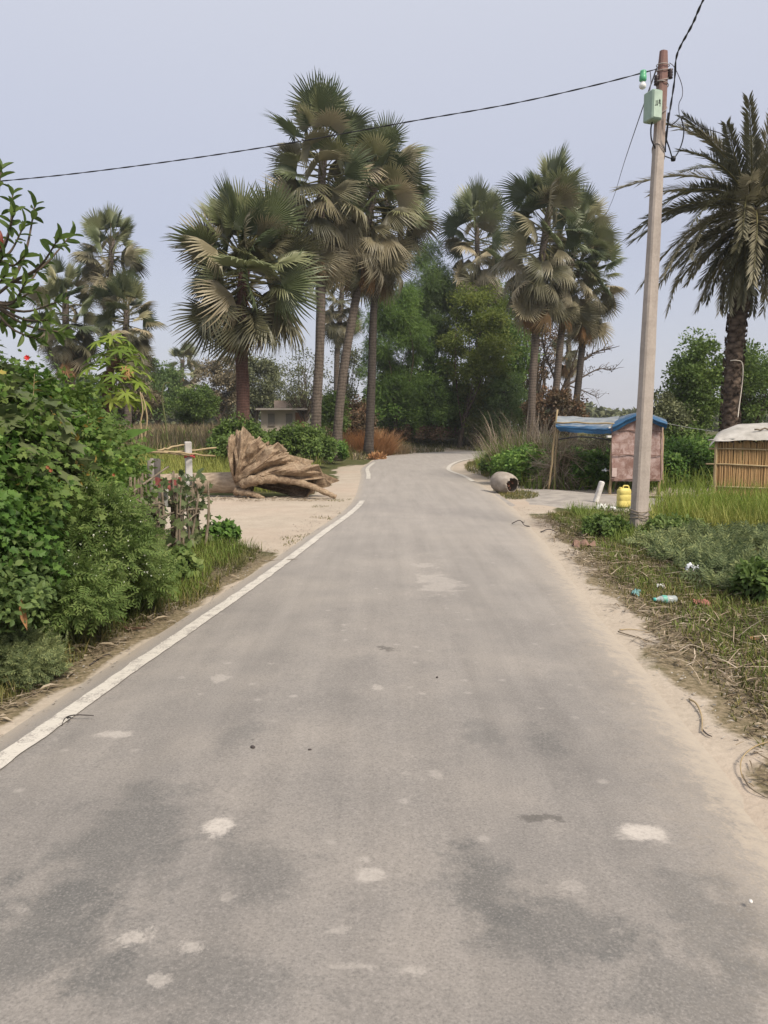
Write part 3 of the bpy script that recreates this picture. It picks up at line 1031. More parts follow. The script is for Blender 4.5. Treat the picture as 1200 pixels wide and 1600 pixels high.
# bare tree: branches only
def bare_tree(label, px, Y, specs, tr=.11):
    b0 = np.array(tb(px, Y))
    root = thing('bare_tree', label, 'tree', b0)
    mb = MB()
    tips = []
    for poly, r in specs:
        pts = catmull([P(x, y, Y + dy) for x, y, dy in poly], 8)
        if poly[0][1] > 640: pts[0, 2] = b0[2] - .1
        mb.tube(pts, np.linspace(r, r * .25, len(pts)), 6, 0, False)
        for k in range(6, len(pts), 2):
            for _ in range(3):
                d = unit(1)[0] * np.array([1, 1, .8]) + (pts[k] - pts[k - 1]) / np.linalg.norm(pts[k] - pts[k - 1]) * .8 + np.array([0, 0, .25])
                L = rng.uniform(.25, .9)
                e = pts[k] + d / np.linalg.norm(d) * L
                mid_ = (pts[k] + e) / 2 + unit(1)[0] * L * .12
                mb.tube([pts[k], mid_, e], [r * .28, r * .2, r * .1], 5, 0, False)
                tips.append(e); tips.append(mid_)
    obj('branch', mb, M_BARK, root, smooth=True)
    tips = np.array(tips)
    tips = tips[rng.integers(0, len(tips), 260)] + rng.normal(0, .06, (260, 3))
    mb = MB()
    scatter(mb, LEAF4, tips, frames(unit(260) + np.array([0, 0, -.5]), unit(260)), np.stack([np.full(260, .07), np.full(260, .12), np.full(260, .08)], 1))
    obj('leaves', mb, M_RUSTLEAF, root)
bare_tree('nearly bare tree spreading dark twigs into the sky above the tarpaulin', 878, 47,
          [([(868, 690, 0), (872, 640, 0), (880, 605, 0), (900, 575, 0), (925, 553, .3), (950, 545, .4)], .13),
           ([(880, 605, 0), (905, 592, .3), (935, 577, .6), (957, 578, .6)], .07),
           ([(876, 620, 0), (862, 580, -.3), (850, 545, -.3), (846, 505, 0)], .08),
           ([(890, 588, 0), (898, 560, .3), (912, 525, .2), (930, 512, .1)], .06),
           ([(882, 600, 0), (915, 612, .4), (935, 622, .5)], .05)])

# right-hand tree behind the date palm
tree_px('leafy_tree', 'rounded green tree behind the date palm trunk', 1085, 31, 1082, 600, 42, 72, 75, .55, 260, .13, .08, M_MIDGREEN, .16, group='trees behind the huts')
tree_px('leafy_tree', 'lower green tree behind the roof of the reed hut', 1168, 33, 1172, 610, 46, 68, 70, .6, 240, .13, .08, M_MIDGREEN, .15, group='trees behind the huts')
tree_px('leafy_tree', 'olive green small tree behind the utility pole', 1040, 30, 1036, 655, 30, 52, 46, .45, 220, .12, .08, M_GREYGREEN, .12, group='trees behind the huts')

# far trees on the left beyond the field
GF = 'hazy trees beyond the field'
tree_px('hazy_tree', 'grey green bushy tree right of the reddish palm trunk', 400, 70, 402, 600, 36, 46, 60, .85, 220, .22, .13, M_GREYGREEN, .2, group=GF)
tree_px('hazy_tree', 'brownish grey tree just left of the reddish palm trunk', 345, 66, 342, 605, 36, 45, 55, .8, 200, .22, .12, M_BROWNGREY, .2, group=GF)
tree_px('hazy_tree', 'round green tree in front of the brownish grey one', 305, 50, 302, 632, 36, 28, 50, .55, 240, .16, .10, M_MIDGREEN, .14, group=GF)
tree_px('hazy_tree', 'dark tree behind the withered distant palm', 245, 62, 248, 610, 34, 46, 55, .8, 220, .22, .12, M_BLUEGREEN, .2, group=GF)
tree_px('hazy_tree', 'thin pale leaved tree with sky showing through, right of the far house', 478, 58, 474, 595, 42, 48, 70, .6, 60, .15, .10, M_GREYGREEN, .12, group=GF, limbs=50)
tree_px('hazy_tree', 'thin dark leaved tree between the two tall palm trunks', 535, 60, 545, 590, 26, 60, 50, .6, 70, .16, .10, M_GREYGREEN, .12, group=GF, limbs=36)
tree_px('hazy_tree', 'brown scrub tree behind the papaya', 205, 52, 208, 622, 38, 32, 46, .6, 180, .18, .10, M_BROWNGREY, .14, group=GF)
tree_px('hazy_tree', 'dark green tree behind the near hedge and papaya stem', 130, 50, 120, 620, 46, 40, 50, .7, 200, .2, .11, M_BLUEGREEN, .14, group=GF)

# far treelines (one mass each, nobody could count the trees)
def treeline(name, x0, x1, Y, h0, h1, mat, n):
    mb = MB()
    x = rng.uniform(x0, x1, n)
    y = Y + rng.uniform(-8, 8, n)
    hh = h0 + (h1 - h0) * np.clip(.5 + .55 * n2(x, x * 0, .11, Y) + .4 * n2(x, x * 0, .45, 4), 0, 1)
    z = hh * rng.uniform(0, 1, n) ** .7
    pos = np.stack([x, y, z], 1)
    scatter(mb, LEAF6, pos, frames(unit(n), unit(n) + np.array([0, 0, .5])), np.stack([np.full(n, .6), np.full(n, .9), np.full(n, .5)], 1) * rng.uniform(.6, 1.3, n)[:, None])
    return tag(obj(name, mb, mat), kind='stuff')
treeline('distant_treeline', 25, 110, 130, 2.5, 5.5, M_GREYGREEN, 26000)
treeline('distant_treeline', -110, 5, 120, 3, 8, M_GREYGREEN, 30000)

# ------------------------------------------------------------------ roadside bushes
GB = 'bushes along the road edge'
def bush_px(name, label, px, py, rx, h, K, cr, per, ll, lw, mat, cat='bush', ry=None, **kw):
    p = G(px, py)
    p[2] = tz(p[0], p[1])
    sc = p[1] / FPX
    return bush(name, label, cat, p, (rx * sc, (ry or rx) * sc, h * sc), K, cr, per, ll, lw, mat, **kw)

bush_px('leafy_bush', 'bright green bush right behind the top of the uprooted stump', 462, 733, 55, 54, 60, .32, 240, .11, .075, M_MIDGREEN, group=GB)
bush_px('leafy_bush', 'green bush behind the left side of the stump', 375, 739, 46, 60, 46, .32, 220, .11, .075, M_MIDGREEN, group=GB)
bush_px('leafy_bush', 'low green bush at the foot of the leaning palm trunk', 515, 726, 30, 34, 26, .26, 200, .10, .07, M_HEDGE2, group=GB)
bush_px('leafy_bush', 'tall bright bush between the two bare palm trunks', 520, 712, 24, 76, 34, .42, 160, .15, .09, M_MIDGREEN, group=GB)
bush_px('leafy_bush', 'dark leaved bush behind the leaning trunk and the dry bush', 556, 710, 24, 70, 34, .5, 120, .16, .10, M_RUSTLEAF, group=GB)
bush_px('leafy_bush', 'dark green bush under the grove, left of the leaning trunk at the bend', 640, 702.5, 52, 34, 60, .55, 170, .16, .10, M_HEDGE2, group=GB)
bush_px('leafy_bush', 'dull green bush right of the leaning trunk at the bend', 745, 701.5, 44, 40, 60, .6, 170, .16, .10, M_BLUEGREEN, group=GB)
bush_px('leafy_bush', 'green creeper bush just behind the broken clay jar', 818, 757, 46, 48, 60, .24, 200, .09, .065, M_HEDGE2, group=GB)
bush_px('leafy_bush', 'leafy bush beside the inner side of the bend, left of the reeds', 782, 742, 28, 30, 34, .24, 170, .10, .07, M_MIDGREEN, group=GB)
bush_px('leafy_bush', 'green bush behind the open side of the stall', 905, 760, 52, 45, 60, .28, 180, .09, .07, M_HEDGE2, group=GB)
bush_px('leafy_bush', 'dark green bush behind the stall legs and the utility pole', 1010, 757, 70, 60, 70, .34, 180, .10, .08, M_HEDGE, group=GB)
bush_px('leafy_bush', 'dark green bush left of the reed hut', 1085, 757, 50, 58, 60, .34, 180, .10, .08, M_HEDGE2, group=GB)
bush_px('leafy_bush', 'mid green scrub below the rounded tree, behind the pole', 1060, 730, 60, 55, 60, .4, 170, .13, .09, M_MIDGREEN, group=GB)
bush_px('leafy_bush', 'olive scrub behind the blue tarpaulin', 960, 722, 60, 44, 55, .45, 170, .14, .09, M_GREYGREEN, group=GB)

# ------------------------------------------------------------------ grass and litter
def grass(name, pts, h0, h1, w, mat, lean=.35, proto=BLADE, parent=None):
    n = len(pts)
    mb = MB()
    az = rng.uniform(0, 2 * pi, n)
    tl = np.abs(rng.normal(0, lean, n))
    d = np.stack([np.cos(az) * np.sin(tl), np.sin(az) * np.sin(tl), np.cos(tl)], 1)
    up = np.stack([np.cos(az), np.sin(az), 0 * az], 1)
    h = rng.uniform(h0, h1, n)
    ww = w * rng.uniform(.7, 1.3, n)
    scatter(mb, proto, pts - np.array([0, 0, .01]), frames(d, up), np.stack([ww, h, h * .7], 1))
    return tag(obj(name, mb, mat), kind='stuff')


def nz_keep(x, y, s, seed, thr):
    return n2(x, y, s, seed) > thr

# left field behind the log
p, _, _ = ground_pts(26000, -16, -.2, 18.2, 27, lambda x, y, dl, dr: (dl > 1.2 + .5 * (y > 21)) & ~((x > -4.6) & (x < -.9) & (y < 18.4)))
grass('field_grass', p, .25, .62, .018, M_GRASS_Y, .3)
HOUSE_GAP = lambda x, y: (x / y * FPX > -205) & (x / y * FPX < -108)
p, _, _ = ground_pts(26000, -30, 0, 26, 60, lambda x, y, dl, dr: (dl > 1.8) & ~HOUSE_GAP(x, y))
grass('tall_dry_grass', p, .5, 1.05, .030, M_GRASS_T, .35)
p, _, _ = ground_pts(9000, -30, 0, 26, 50, lambda x, y, dl, dr: (dl > 1.6) & nz_keep(x, y, .35, 2, .05) & ~HOUSE_GAP(x, y))
grass('field_grass', p, .4, .9, .03, M_GRASS, .35)
# far verge at the bend
p, _, _ = ground_pts(16000, -4, 16, 36, 60, lambda x, y, dl, dr: (dl > .5))
grass('verge_grass', p, .15, .5, .03, M_GRASS_D, .5)
p, _, _ = ground_pts(9000, -1.5, 9, 36, 54, lambda x, y, dl, dr: (dl > .35) & (dl < 2.2))
grass('dry_straw', p, .15, .45, .03, M_STRAW, .8)
# right, behind the side path
p, _, _ = ground_pts(34000, 2.8, 20, 17.5, 45, lambda x, y, dl, dr: (dr > .9) & (y > 19.6 - .38 * (x - 3)) & (y > 16.6))
grass('rank_grass', p, .25, .75, .022, M_GRASS, .4)
# inner side of the bend
p, _, _ = ground_pts(9000, 2.2, 6, 17.5, 36, lambda x, y, dl, dr: (dr > .45) & (dr < 1.7) & (y > 19.4))
grass('verge_grass', p, .06, .25, .018, M_GRASS_D, .5)
# patch round the jar
p0 = G(790, 773)
p, _, _ = ground_pts(6000, p0[0] - .8, p0[0] + .9, p0[1] - 1.3, p0[1] + 1.4, lambda x, y, dl, dr: ((x - p0[0] - .05) / .72) ** 2 + ((y - p0[1] - .1) / 1.25) ** 2 < 1)
grass('turf_patch', p, .03, .10, .012, M_GRASS_D, .6)
# right verge: bright tall grass, weeds round the pole, short turf, straw
NOCAN = lambda x, y: ~((x > 3.6) & (x < 4.95) & (y > 12.0) & (y < 15.2))
p, _, _ = ground_pts(17000, 3.8, 9, 10.6, 15.0, lambda x, y, dl, dr: (dr > 1.6) & (y < 14.1) & NOCAN(x, y) & (n2(x, y, .8, 6) > -.35))
grass('bright_grass', p, .18, .52, .011, M_GRASS_Y, .28)
p, _, _ = ground_pts(6000, 3.9, 9, 11.2, 14.2, lambda x, y, dl, dr: (dr > 1.7) & NOCAN(x, y))
grass('bright_grass', p, .25, .75, .009, M_BRIGHT, .22)
p, _, _ = ground_pts(12000, 2.9, 4.6, 10.3, 14.6, lambda x, y, dl, dr: (dr > .9) & (NOCAN(x, y) | (rng.uniform(0, 1, len(x)) < .12)) & (n2(x, y, 1.4, 8) > -.25))
grass('verge_grass', p, .07, .26, .010, M_GRASS, .5)
p, _, _ = ground_pts(130000, .9, 6.5, 2.2, 14, lambda x, y, dl, dr: (dr > .42 + .25 * n2(x, y, 1.2, 4)) & (n2(x, y, 1.7, 9) + .25 * n2(x, y, 6, 2) > -.45 + .35 * (dr < .7)))
grass('verge_grass', p, .03, .11, .010, M_GRASS_D, .8)
p, _, _ = ground_pts(70000, .9, 6.5, 2.0, 13.5, lambda x, y, dl, dr: (dr > .55 + .2 * n2(x, y, 1.5, 3)) & (n2(x, y, 1.1, 14) > -.25))
grass('verge_grass', p, .04, .13, .008, M_GRASS, .7)


def litter(name, pts, l0, l1, w, mat, lift=.03, proto=STRIP):
    n = len(pts)
    az = rng.uniform(0, 2 * pi, n)
    d = np.stack([np.cos(az), np.sin(az), rng.normal(0, .16, n)], 1)
    up = np.array([0, 0, 1.0]) + unit(n) * .35
    l = rng.uniform(l0, l1, n) * rng.uniform(.4, 1, n)
    mb = MB()
    p = pts.copy(); p[:, 2] += rng.uniform(.006, lift, n)
    scatter(mb, proto, p, frames(d, up), np.stack([w * rng.uniform(.5, 1.4, n), l, l], 1))
    return tag(obj(name, mb, mat), kind='stuff')

p, _, _ = ground_pts(34000, .8, 6, 2.2, 13.5, lambda x, y, dl, dr: (dr > .12) & (dr < 2.6) & (n2(x, y, 1.3, 21) + .3 * n2(x, y, 5, 2) > -.35 + .28 * (dr < .35)))
k_ = rng.uniform(0, 1, len(p)) < .15
litter('dry_straw', p[k_], .08, .36, .008, M_STRAW, .07)
litter('dry_straw', p[~k_], .03, .20, .010, M_LITTER, .04)
p, _, _ = ground_pts(12000, -2.9, 3.5, 1.8, 15, lambda x, y, dl, dr: (np.maximum(dl, dr) < .6))
litter('gravel', p, .012, .04, .016, M_GRAVEL, .008, LEAF6)
p, _, _ = ground_pts(2600, .8, 6, 2.4, 13.5, lambda x, y, dl, dr: (dr > .3) & (dr < 2.2))
litter('leaf_litter', p, .05, .14, .022, M_PALEDRY, .03, LEAF4)
p, _, _ = ground_pts(7000, -2.7, -1.2, 2.5, 9.8, lambda x, y, dl, dr: (dl > .26) & (dl < .85))
litter('dry_straw', p, .03, .18, .008, M_LITTER, .03)
p, _, _ = ground_pts(220, -2.7, -1.2, 2.5, 9.8, lambda x, y, dl, dr: (dl > .18) & (dl < .7))
litter('leaf_litter', p, .06, .15, .03, M_PALEDRY, .02, LEAF4)
# left verge turf
p, _, _ = ground_pts(42000, -4, -1.2, 2.5, 11, lambda x, y, dl, dr: (dl > .31 + .2 * n2(x, y, 1.3, 4)) & (y < 9.7 + np.clip(-1.5 - x, 0, 1.2)) & (n2(x, y, 2.0, 9) > -.35))
grass('verge_grass', p, .04, .16, .008, M_GRASS_D, .6)
p, _, _ = ground_pts(24000, -4, -1.4, 3, 11, lambda x, y, dl, dr: (dl > .48 + .25 * n2(x, y, 1.3, 4)) & (y < 9.6 + np.clip(-1.5 - x, 0, 1.2)))
grass('verge_grass', p, .06, .24, .009, M_GRASS, .5)
# sparse tufts on the sand of the yard
p, _, _ = ground_pts(9000, -2.2, -.3, 9.5, 17, lambda x, y, dl, dr: (dl > .1) & (n2(x, y, 1.6, 31) > .33) & (dl < 1.0))
grass('turf_patch', p, .015, .05, .01, M_GRASS_D, .8)

# matted short growth along the very edge of the sand
p, dl_, dr_ = ground_pts(40000, .8, 4.5, 1.8, 13, lambda x, y, dl, dr: (dr > .30 + .22 * n2(x, y, 1.5, 3)) & (dr < 1.3))
grass('verge_grass', p[: len(p) * 2 // 3], .02, .075, .009, M_GRASS_D, .9)
litter('leaf_litter', p[len(p) * 2 // 3:], .03, .12, .012, M_LITTER, .02, LEAF4)
# low grey green ground cover on the right
p, _, _ = ground_pts(9000, 2.6, 7.5, 5.6, 10.4, lambda x, y, dl, dr: (dr > 1.25 + .35 * n2(x, y, 1.3, 5)) & (n2(x, y, 1.0, 17) + .4 * n2(x, y, 3.0, 5) > -.14) & (y > 5.8 + .0 * x))
n = len(p)
hgt = .03 + .17 * np.clip(n2(p[:, 0], p[:, 1], 1.6, 40) + .4, 0, 1)
p = p.copy(); p[:, 2] += rng.uniform(0, 1, n) * hgt
mb = MB()
scatter(mb, SPRIG, p, frames(unit(n) * .8 + np.array([0, 0, .45]), unit(n) * .5 + np.array([0, -.3, 1])), rng.uniform(.11, .27, n))
k_ = 9000
ix = rng.integers(0, n, k_)
pl = p[ix] + rng.normal(0, .05, (k_, 3)) * np.array([1, 1, .5])
ls_ = rng.uniform(.03, .07, k_)
scatter(mb, LEAF6, pl, frames(unit(k_) * .8 + np.array([0, 0, .2]), unit(k_) * .5 + np.array([0, -.3, 1])), np.stack([ls_ * .6, ls_, ls_], 1))
tag(obj('ground_cover', mb, M_COVER), kind='stuff')

# ================================================================== built things
def rotz(a):
    c, s = math.cos(a), math.sin(a)
    return np.array([[c, -s, 0], [s, c, 0], [0, 0, 1.0]])


def frame_y(d, up=(0, 0, 1)):
    return frames(np.array([np.asarray(d, float)]), np.array([np.asarray(up, float)]))[0]


def plain(name, col, rough=.6, var=.12, scale=14, bump=.1, spec=.3):
    return noise_mat(name, [(.3, tuple(c * (1 - var) for c in col)), (.7, tuple(min(1, c * (1 + var)) for c in col))], scale, rough, bump_s=bump, bump_d=.005, spec=spec)

M_BLACK = plain("black_cable", (.018, .018, .022), .5)
M_GREYCABLE = plain("grey_cable", (.11, .11, .125), .6)

# ------------------------------------------------------------------ utility pole
pb = G(997, 838); pb[2] = tz(pb[0], pb[1])
Yp = pb[1]
pt = P(1037, 80, Yp)
m, nt = new_mat("pole_concrete")
tc = coords(nt)
sxyz = N(nt, 'ShaderNodeSeparateXYZ'); nt.links.new(tc, sxyz.inputs[0])
a = tex_noise(nt, 3.0, 6, .6, coords(nt, (2, 2, .35)))
b2 = tex_noise(nt, 30, 4, .6, tc)
c = ramp(nt, [(.3, (.27, .235, .21)), (.55, (.40, .345, .305)), (.75, (.50, .44, .39))], mixc(nt, .35, a, b2))
hz = math_n(nt, 'ADD', sxyz.outputs['Z'], math_n(nt, 'MULTIPLY', math_n(nt, 'SUBTRACT', a, .5), 1.4))
rust = ramp(nt, [(.0, 0), (1, 1)], math_n(nt, 'MULTIPLY', math_n(nt, 'SUBTRACT', hz, 5.45), 1.6, True))
c = mixc(nt, rust, c, mixc(nt, b2, (.15, .085, .075), (.26, .16, .14)))
band = N(nt, 'ShaderNodeTexWave', wave_type='BANDS', bands_direction='Z'); band.inputs['Scale'].default_value = .9; band.inputs['Distortion'].default_value = 3; band.inputs['Detail'].default_value = 3
nt.links.new(tc, band.inputs['Vector'])
c = mixc(nt, math_n(nt, 'MULTIPLY', ramp(nt, [(.75, 0), (.95, 1)], band.outputs['Fac']), .12), c, (.20, .165, .14))
finish(nt, c, .9, mixc(nt, .6, a, b2), .35, .01, .2)
M_POLE = m
pole = thing('utility_pole', 'tall slim concrete utility pole with reddish top standing in the right verge', 'utility pole', pb)
mb = MB()
lv = 26
rows = []
for i in range(lv):
    f = i / (lv - 1)
    q = pb * (1 - f) + pt * f
    if i == 0: q = q - np.array([0, 0, .2])
    wx = .116 * (1 - f) + .066 * f
    wy = .082 * (1 - f) + .05 * f
    if f > .985: wx *= .8; wy *= .8
    ch = .022
    ring = np.array([[-wx + ch, -wy, 0], [wx - ch, -wy, 0], [wx, -wy + ch, 0], [wx, wy - ch, 0], [wx - ch, wy, 0], [-wx + ch, wy, 0], [-wx, wy - ch, 0], [-wx, -wy + ch, 0]])
    ring[:, :2] *= 1 + .012 * rng.standard_normal((8, 1))
    rows.append(q + ring @ rotz(R(22)).T)
Vp = np.concatenate(rows)
Fq = [[i * 8 + j, i * 8 + (j + 1) % 8, i * 8 + 8 + (j + 1) % 8, i * 8 + 8 + j] for i in range(lv - 1) for j in range(8)]
mb.add(Vp, [np.array(Fq), np.array([[(lv - 1) * 8 + j for j in range(8)]])])
obj('shaft', mb, M_POLE, pole)

def along(f, dx=0, dy=0, dz=0):
    return pb * (1 - f) + pt * f + np.array([dx, dy, dz])

# wire lashings, tape and insulators
mb = MB()
for f, dz in ((.972, .0), (.963, .02), (.945, .03), (.935, -.02), (.885, .06), (.80, -.09)):
    th = np.linspace(0, 2 * pi, 25)
    q = along(f)
    ring = np.stack([np.cos(th) * .092, np.sin(th) * .072, np.sin(th + 1) * dz * 1.2], 1) @ rotz(R(22)).T + q
    mb.tube(ring, .006, 5, 0, False)
obj('wire_binding', mb, plain("binding_wire", (.34, .30, .28), .5), pole, smooth=True)
mb = MB()
for f, dx, dz in ((.955, .10, .0), (.95, -.085, -.05)):
    q = along(f, dx, -.02, dz)
    for k in range(3):
        mb.lathe([(.0, -.03), (.035, -.025), (.028, 0), (.035, .02), (0, .03)], 14, 0, Matrix.Translation(q + np.array([0, 0, .035 * (k - 1)])))
obj('insulator', mb, plain("insulator_brown", (.05, .035, .035), .35), pole, smooth=True)
mb = MB()
th = np.linspace(0, 2 * pi, 40)
for k in range(3):
    q = along(.035 + .008 * k)
    mb.tube(np.stack([np.cos(th) * .15, np.sin(th) * .115, .02 * np.sin(th * 2 + k)], 1) @ rotz(R(22)).T + q, .007, 5, 0, False)
obj('base_wrap', mb, M_TWIG, pole, smooth=True)
# meter box on the pole
bx = P(1020, 167, Yp - .12)
Rb = rotz(R(20))
mb = MB()
def rbox(mb, c, s, rot, ch=.014, m=0):
    """box with chamfered upright and lid edges"""
    x, y, z = [v / 2 for v in s]
    pr = [(-x + ch, -y), (x - ch, -y), (x, -y + ch), (x, y - ch), (x - ch, y), (-x + ch, y), (-x, y - ch), (-x, -y + ch)]
    V = []
    for zz, sh in ((-z, ch), (-z + ch, 0), (z - ch, 0), (z, ch)):
        for a_, b_ in pr:
            V.append([a_ * (x - sh) / x, b_ * (y - sh) / y, zz])
    F = [[i * 8 + j, i * 8 + (j + 1) % 8, i * 8 + 8 + (j + 1) % 8, i * 8 + 8 + j] for i in range(3) for j in range(8)]
    F4 = np.array(F)
    mb.add(np.array(V) @ np.array(rot).T + np.asarray(c), [F4, np.array([list(range(7, -1, -1)), list(range(24, 32))])], m)
    return mb
rbox(mb, bx, (.165, .20, .385), Rb)
box_part = obj('meter_box', mb, plain("meter_box_green", (.30, .40, .32), .45, .1), pole)
nrm = Rb @ np.array([0, -1, 0.]); tx = Rb @ np.array([1.0, 0, 0])
mb = MB()
rbox(mb, bx + nrm * .102, (.135, .012, .345), Rb, .004)
obj('cover', mb, plain("meter_cover", (.40, .50, .41), .4, .08), box_part)
mb = MB()
for (a0, b0, a1, b1) in [(-.035, .03, -.035, -.035), (-.05, -.03, -.035, -.035), (-.01, .035, -.01, -.03), (-.025, -.025, -.01, -.03), (.01, .0, .03, .045), (.01, .0, .04, .0), (.03, .045, .03, -.04), (.012, .028, .022, .05)]:
    p0 = bx + nrm * .1085 + tx * a0 + np.array([0, 0, b0 + .01]); p1 = bx + nrm * .1085 + tx * a1 + np.array([0, 0, b1 + .01])
    mb.tube([p0, p1], .0055, 4)
obj('painted_mark', mb, plain("mark_black", (.03, .035, .03), .6), box_part)

# hanging lamp
hl = P(1004.5, 124, Yp - .1)
lamp = thing('hanging_lamp', 'green lamp holder with white bulb hanging from the cable beside the pole', 'lamp', hl)
mb = MB().lathe([(.0, .115), (.038, .11), (.043, .09), (.04, .05), (.047, .045), (.047, -.015), (.03, -.03), (.0, -.03)], 20, 0, Matrix.Translation(hl))
obj('holder', mb, plain("lamp_green", (.10, .36, .19), .35), lamp, smooth=True)
mb = MB().lathe([(.024, -.03), (.03, -.045), (.044, -.07), (.047, -.09), (.038, -.112), (.02, -.124), (.0, -.128)], 20, 0, Matrix.Translation(hl))
obj('bulb', mb, plain("bulb_white", (.72, .72, .70), .3), lamp, smooth=True)
mb = MB().tube([hl + [0, 0, .11], P(1004.5, 112.5, Yp - .1)], .005, 5)
obj('hook', mb, M_BLACK, lamp)


def cable(label, px, r, mat=None, per=12, twist=None, name='power_cable', grp='cables on the utility pole'):
    pts = catmull([P(x, y, Y) for x, y, Y in px], per)
    mb = MB()
    if twist:
        s = np.concatenate([[0], np.cumsum(np.linalg.norm(np.diff(pts, axis=0), axis=1))])
        q = np.arange(0, s[-1], twist / 8)
        c = np.stack([np.interp(q, s, pts[:, j]) for j in range(3)], 1)
        t = np.gradient(c, axis=0); t /= np.linalg.norm(t, axis=1)[:, None]
        u_ = np.cross(t, [0, 0, 1.0]); u_ /= np.linalg.norm(u_, axis=1)[:, None]
        v_ = np.cross(u_, t)
        for ph in (0, pi):
            a_ = q / twist * 2 * pi + ph
            mb.tube(c + (np.cos(a_) * r * .95)[:, None] * u_ + (np.sin(a_) * r * .95)[:, None] * v_, r, 6)
    else:
        mb.tube(pts, r, 6)
    o = obj(name, mb, mat or M_BLACK, None, True)
    return tag(o, label, 'cable', grp)

cable('twisted black cable running from the pole across the sky to the left', [(1026, 108, Yp), (930, 133, Yp + .2), (800, 162, Yp + .5), (640, 190, Yp + .9), (420, 229, Yp + 1.3), (200, 261, Yp + 1.6), (0, 283, Yp + 1.9), (-300, 305, Yp + 2.3)], .0056, twist=.6)
cable('thick black cable coming down steeply from the top right corner to the pole', [(1180, -150, Yp - 3.2), (1103, -8, Yp - 2.2), (1082, 38, Yp - 1.5), (1062, 75, Yp - .8), (1056, 95, Yp - .4), (1054, 125, Yp - .2), (1048, 165, Yp - .15), (1044, 190, Yp - .15), (1041, 215, Yp - .1), (1039, 240, Yp)], .0078, twist=.55)
cable('straight grey wire slanting down from the pole top behind the fan palms', [(1026, 107, Yp), (1002, 175, Yp + 6), (975, 255, Yp + 17), (958, 310, Yp + 30), (940, 350, 44)], .011, M_GREYCABLE)
cable('black service wire reaching from the pole to the date palm crown', [(1044, 176, Yp - .1), (1043, 188, Yp - .1), (1048, 195, Yp - .1), (1056, 190, Yp), (1063, 183, Yp + .2), (1070, 182, Yp + .4), (1083, 190, Yp + 1.5), (1100, 200, Yp + 3), (1135, 213, Yp + 6), (1165, 240, 19)], .009)
cable('black wire loop hanging beside the pole in front of the date leaves', [(1064, 184, Yp + .2), (1067, 194, Yp + .2), (1068.5, 206, Yp + .2), (1066, 222, Yp + .2), (1060, 237, Yp + .2), (1053, 247, Yp + .2), (1047, 247, Yp + .2), (1039, 244, Yp)], .009)
cable('short black wire running down from the pole to the dark joint', [(1039, 205, Yp), (1041, 217, Yp), (1046, 232, Yp + .1), (1050, 246, Yp + .2)], .009)
cable('thin grey wire curving between the pole top and the service wire knot', [(1046, 98, Yp), (1053, 104, Yp), (1061, 120, Yp), (1066, 136, Yp + .1), (1066, 150, Yp + .1), (1061, 162, Yp + .15), (1061, 176, Yp + .2), (1063, 184, Yp + .2)], .005, M_GREYCABLE)
cable('black lead hanging out of the bottom of the meter box', [(1019, 190, Yp - .1), (1017, 202, Yp - .1), (1018, 218, Yp - .1), (1024, 232, Yp - .05)], .010)
cable('grey stay wire from the lamp cable down to the meter box', [(1016, 112, Yp - .05), (1017, 130, Yp - .05), (1014, 150, Yp - .12)], .006, M_GREYCABLE)
jt = P(1052, 248, Yp + .2)
mb = MB().lathe([(0, -.04), (.03, -.03), (.036, 0), (.03, .03), (0, .04)], 12, 0, Matrix.Translation(jt))
tag(obj('cable_joint', mb, M_BLACK, None, True), 'small round black joint where the hanging wires meet', 'cable joint')
cable('thin pale wire from the stall ridge to the reed hut', [(1040, 661, 17.6), (1075, 668, 17.0), (1115, 674, 16.3)], .005, plain("pale_wire", (.40, .40, .38), .6), grp=None)

# ------------------------------------------------------------------ stall with blue tarpaulin
ys = 17.9
st0 = P(955, 773, ys)
stall = thing('roadside_stall', 'small roadside stall with blue tarpaulin roof and brown patched wall panel', 'stall', (st0[0], ys, tz(st0[0], ys)))
M_BAMBOO = noise_mat("bamboo", [(.3, (.26, .19, .10)), (.7, (.42, .33, .20))], 5, .7, (1, 1, .4))
def pole_between(mb, a, b, r, seg=8, wob=.012):
    s = np.linspace(0, 1, 9)[:, None]
    p = np.asarray(a) * (1 - s) + np.asarray(b) * s
    p[1:-1] += rng.normal(0, wob, (7, 3))
    return mb.tube(p, np.linspace(r, r * .85, 9), seg, 0, True, .05)
def on_ground(px, Y):
    q = P(px, 770, Y); q[2] = tz(q[0], Y) - .05
    return q
legs = [((856, 0, 19.0), (871, 640, 18.8)), ((865, 0, 19.3), (872, 668, 19.3)), ((953, 0, 17.9), (957, 664, 17.9)), ((1029, 0, 17.9), (1032, 664, 17.9)), ((962, 0, 19.3), (966, 655, 19.3)), ((1034, 0, 19.3), (1036, 658, 19.3))]
for (bx_, _, by_), (tx_, ty_, tyy) in legs:
    mb = MB()
    pole_between(mb, on_ground(bx_, by_), P(tx_, ty_, tyy), .026 if bx_ < 900 else .036)
    obj('bamboo_post', mb, M_BAMBOO, stall, smooth=True)
mb = MB()
pole_between(mb, P(866, 660, 18.8), P(960, 662, 17.9), .022)
pole_between(mb, P(957, 664, 17.92), P(1000, 649, 17.92), .022)
pole_between(mb, P(1000, 649, 17.92), P(1036, 662, 17.92), .022)
pole_between(mb, P(1000, 648, 17.9), P(1003, 648, 19.4), .022)
obj('roof_frame', mb, M_BAMBOO, stall, smooth=True)
# arched rod under the canopy
arc = catmull([P(873, 687, 18.6), P(885, 684.5, 18.5), P(905, 682.5, 18.3), P(930, 684, 18.1), P(956, 688, 17.95)], 8)
obj('arched_rod', MB().tube(arc, .018, 8), M_BLACK, stall, smooth=True)
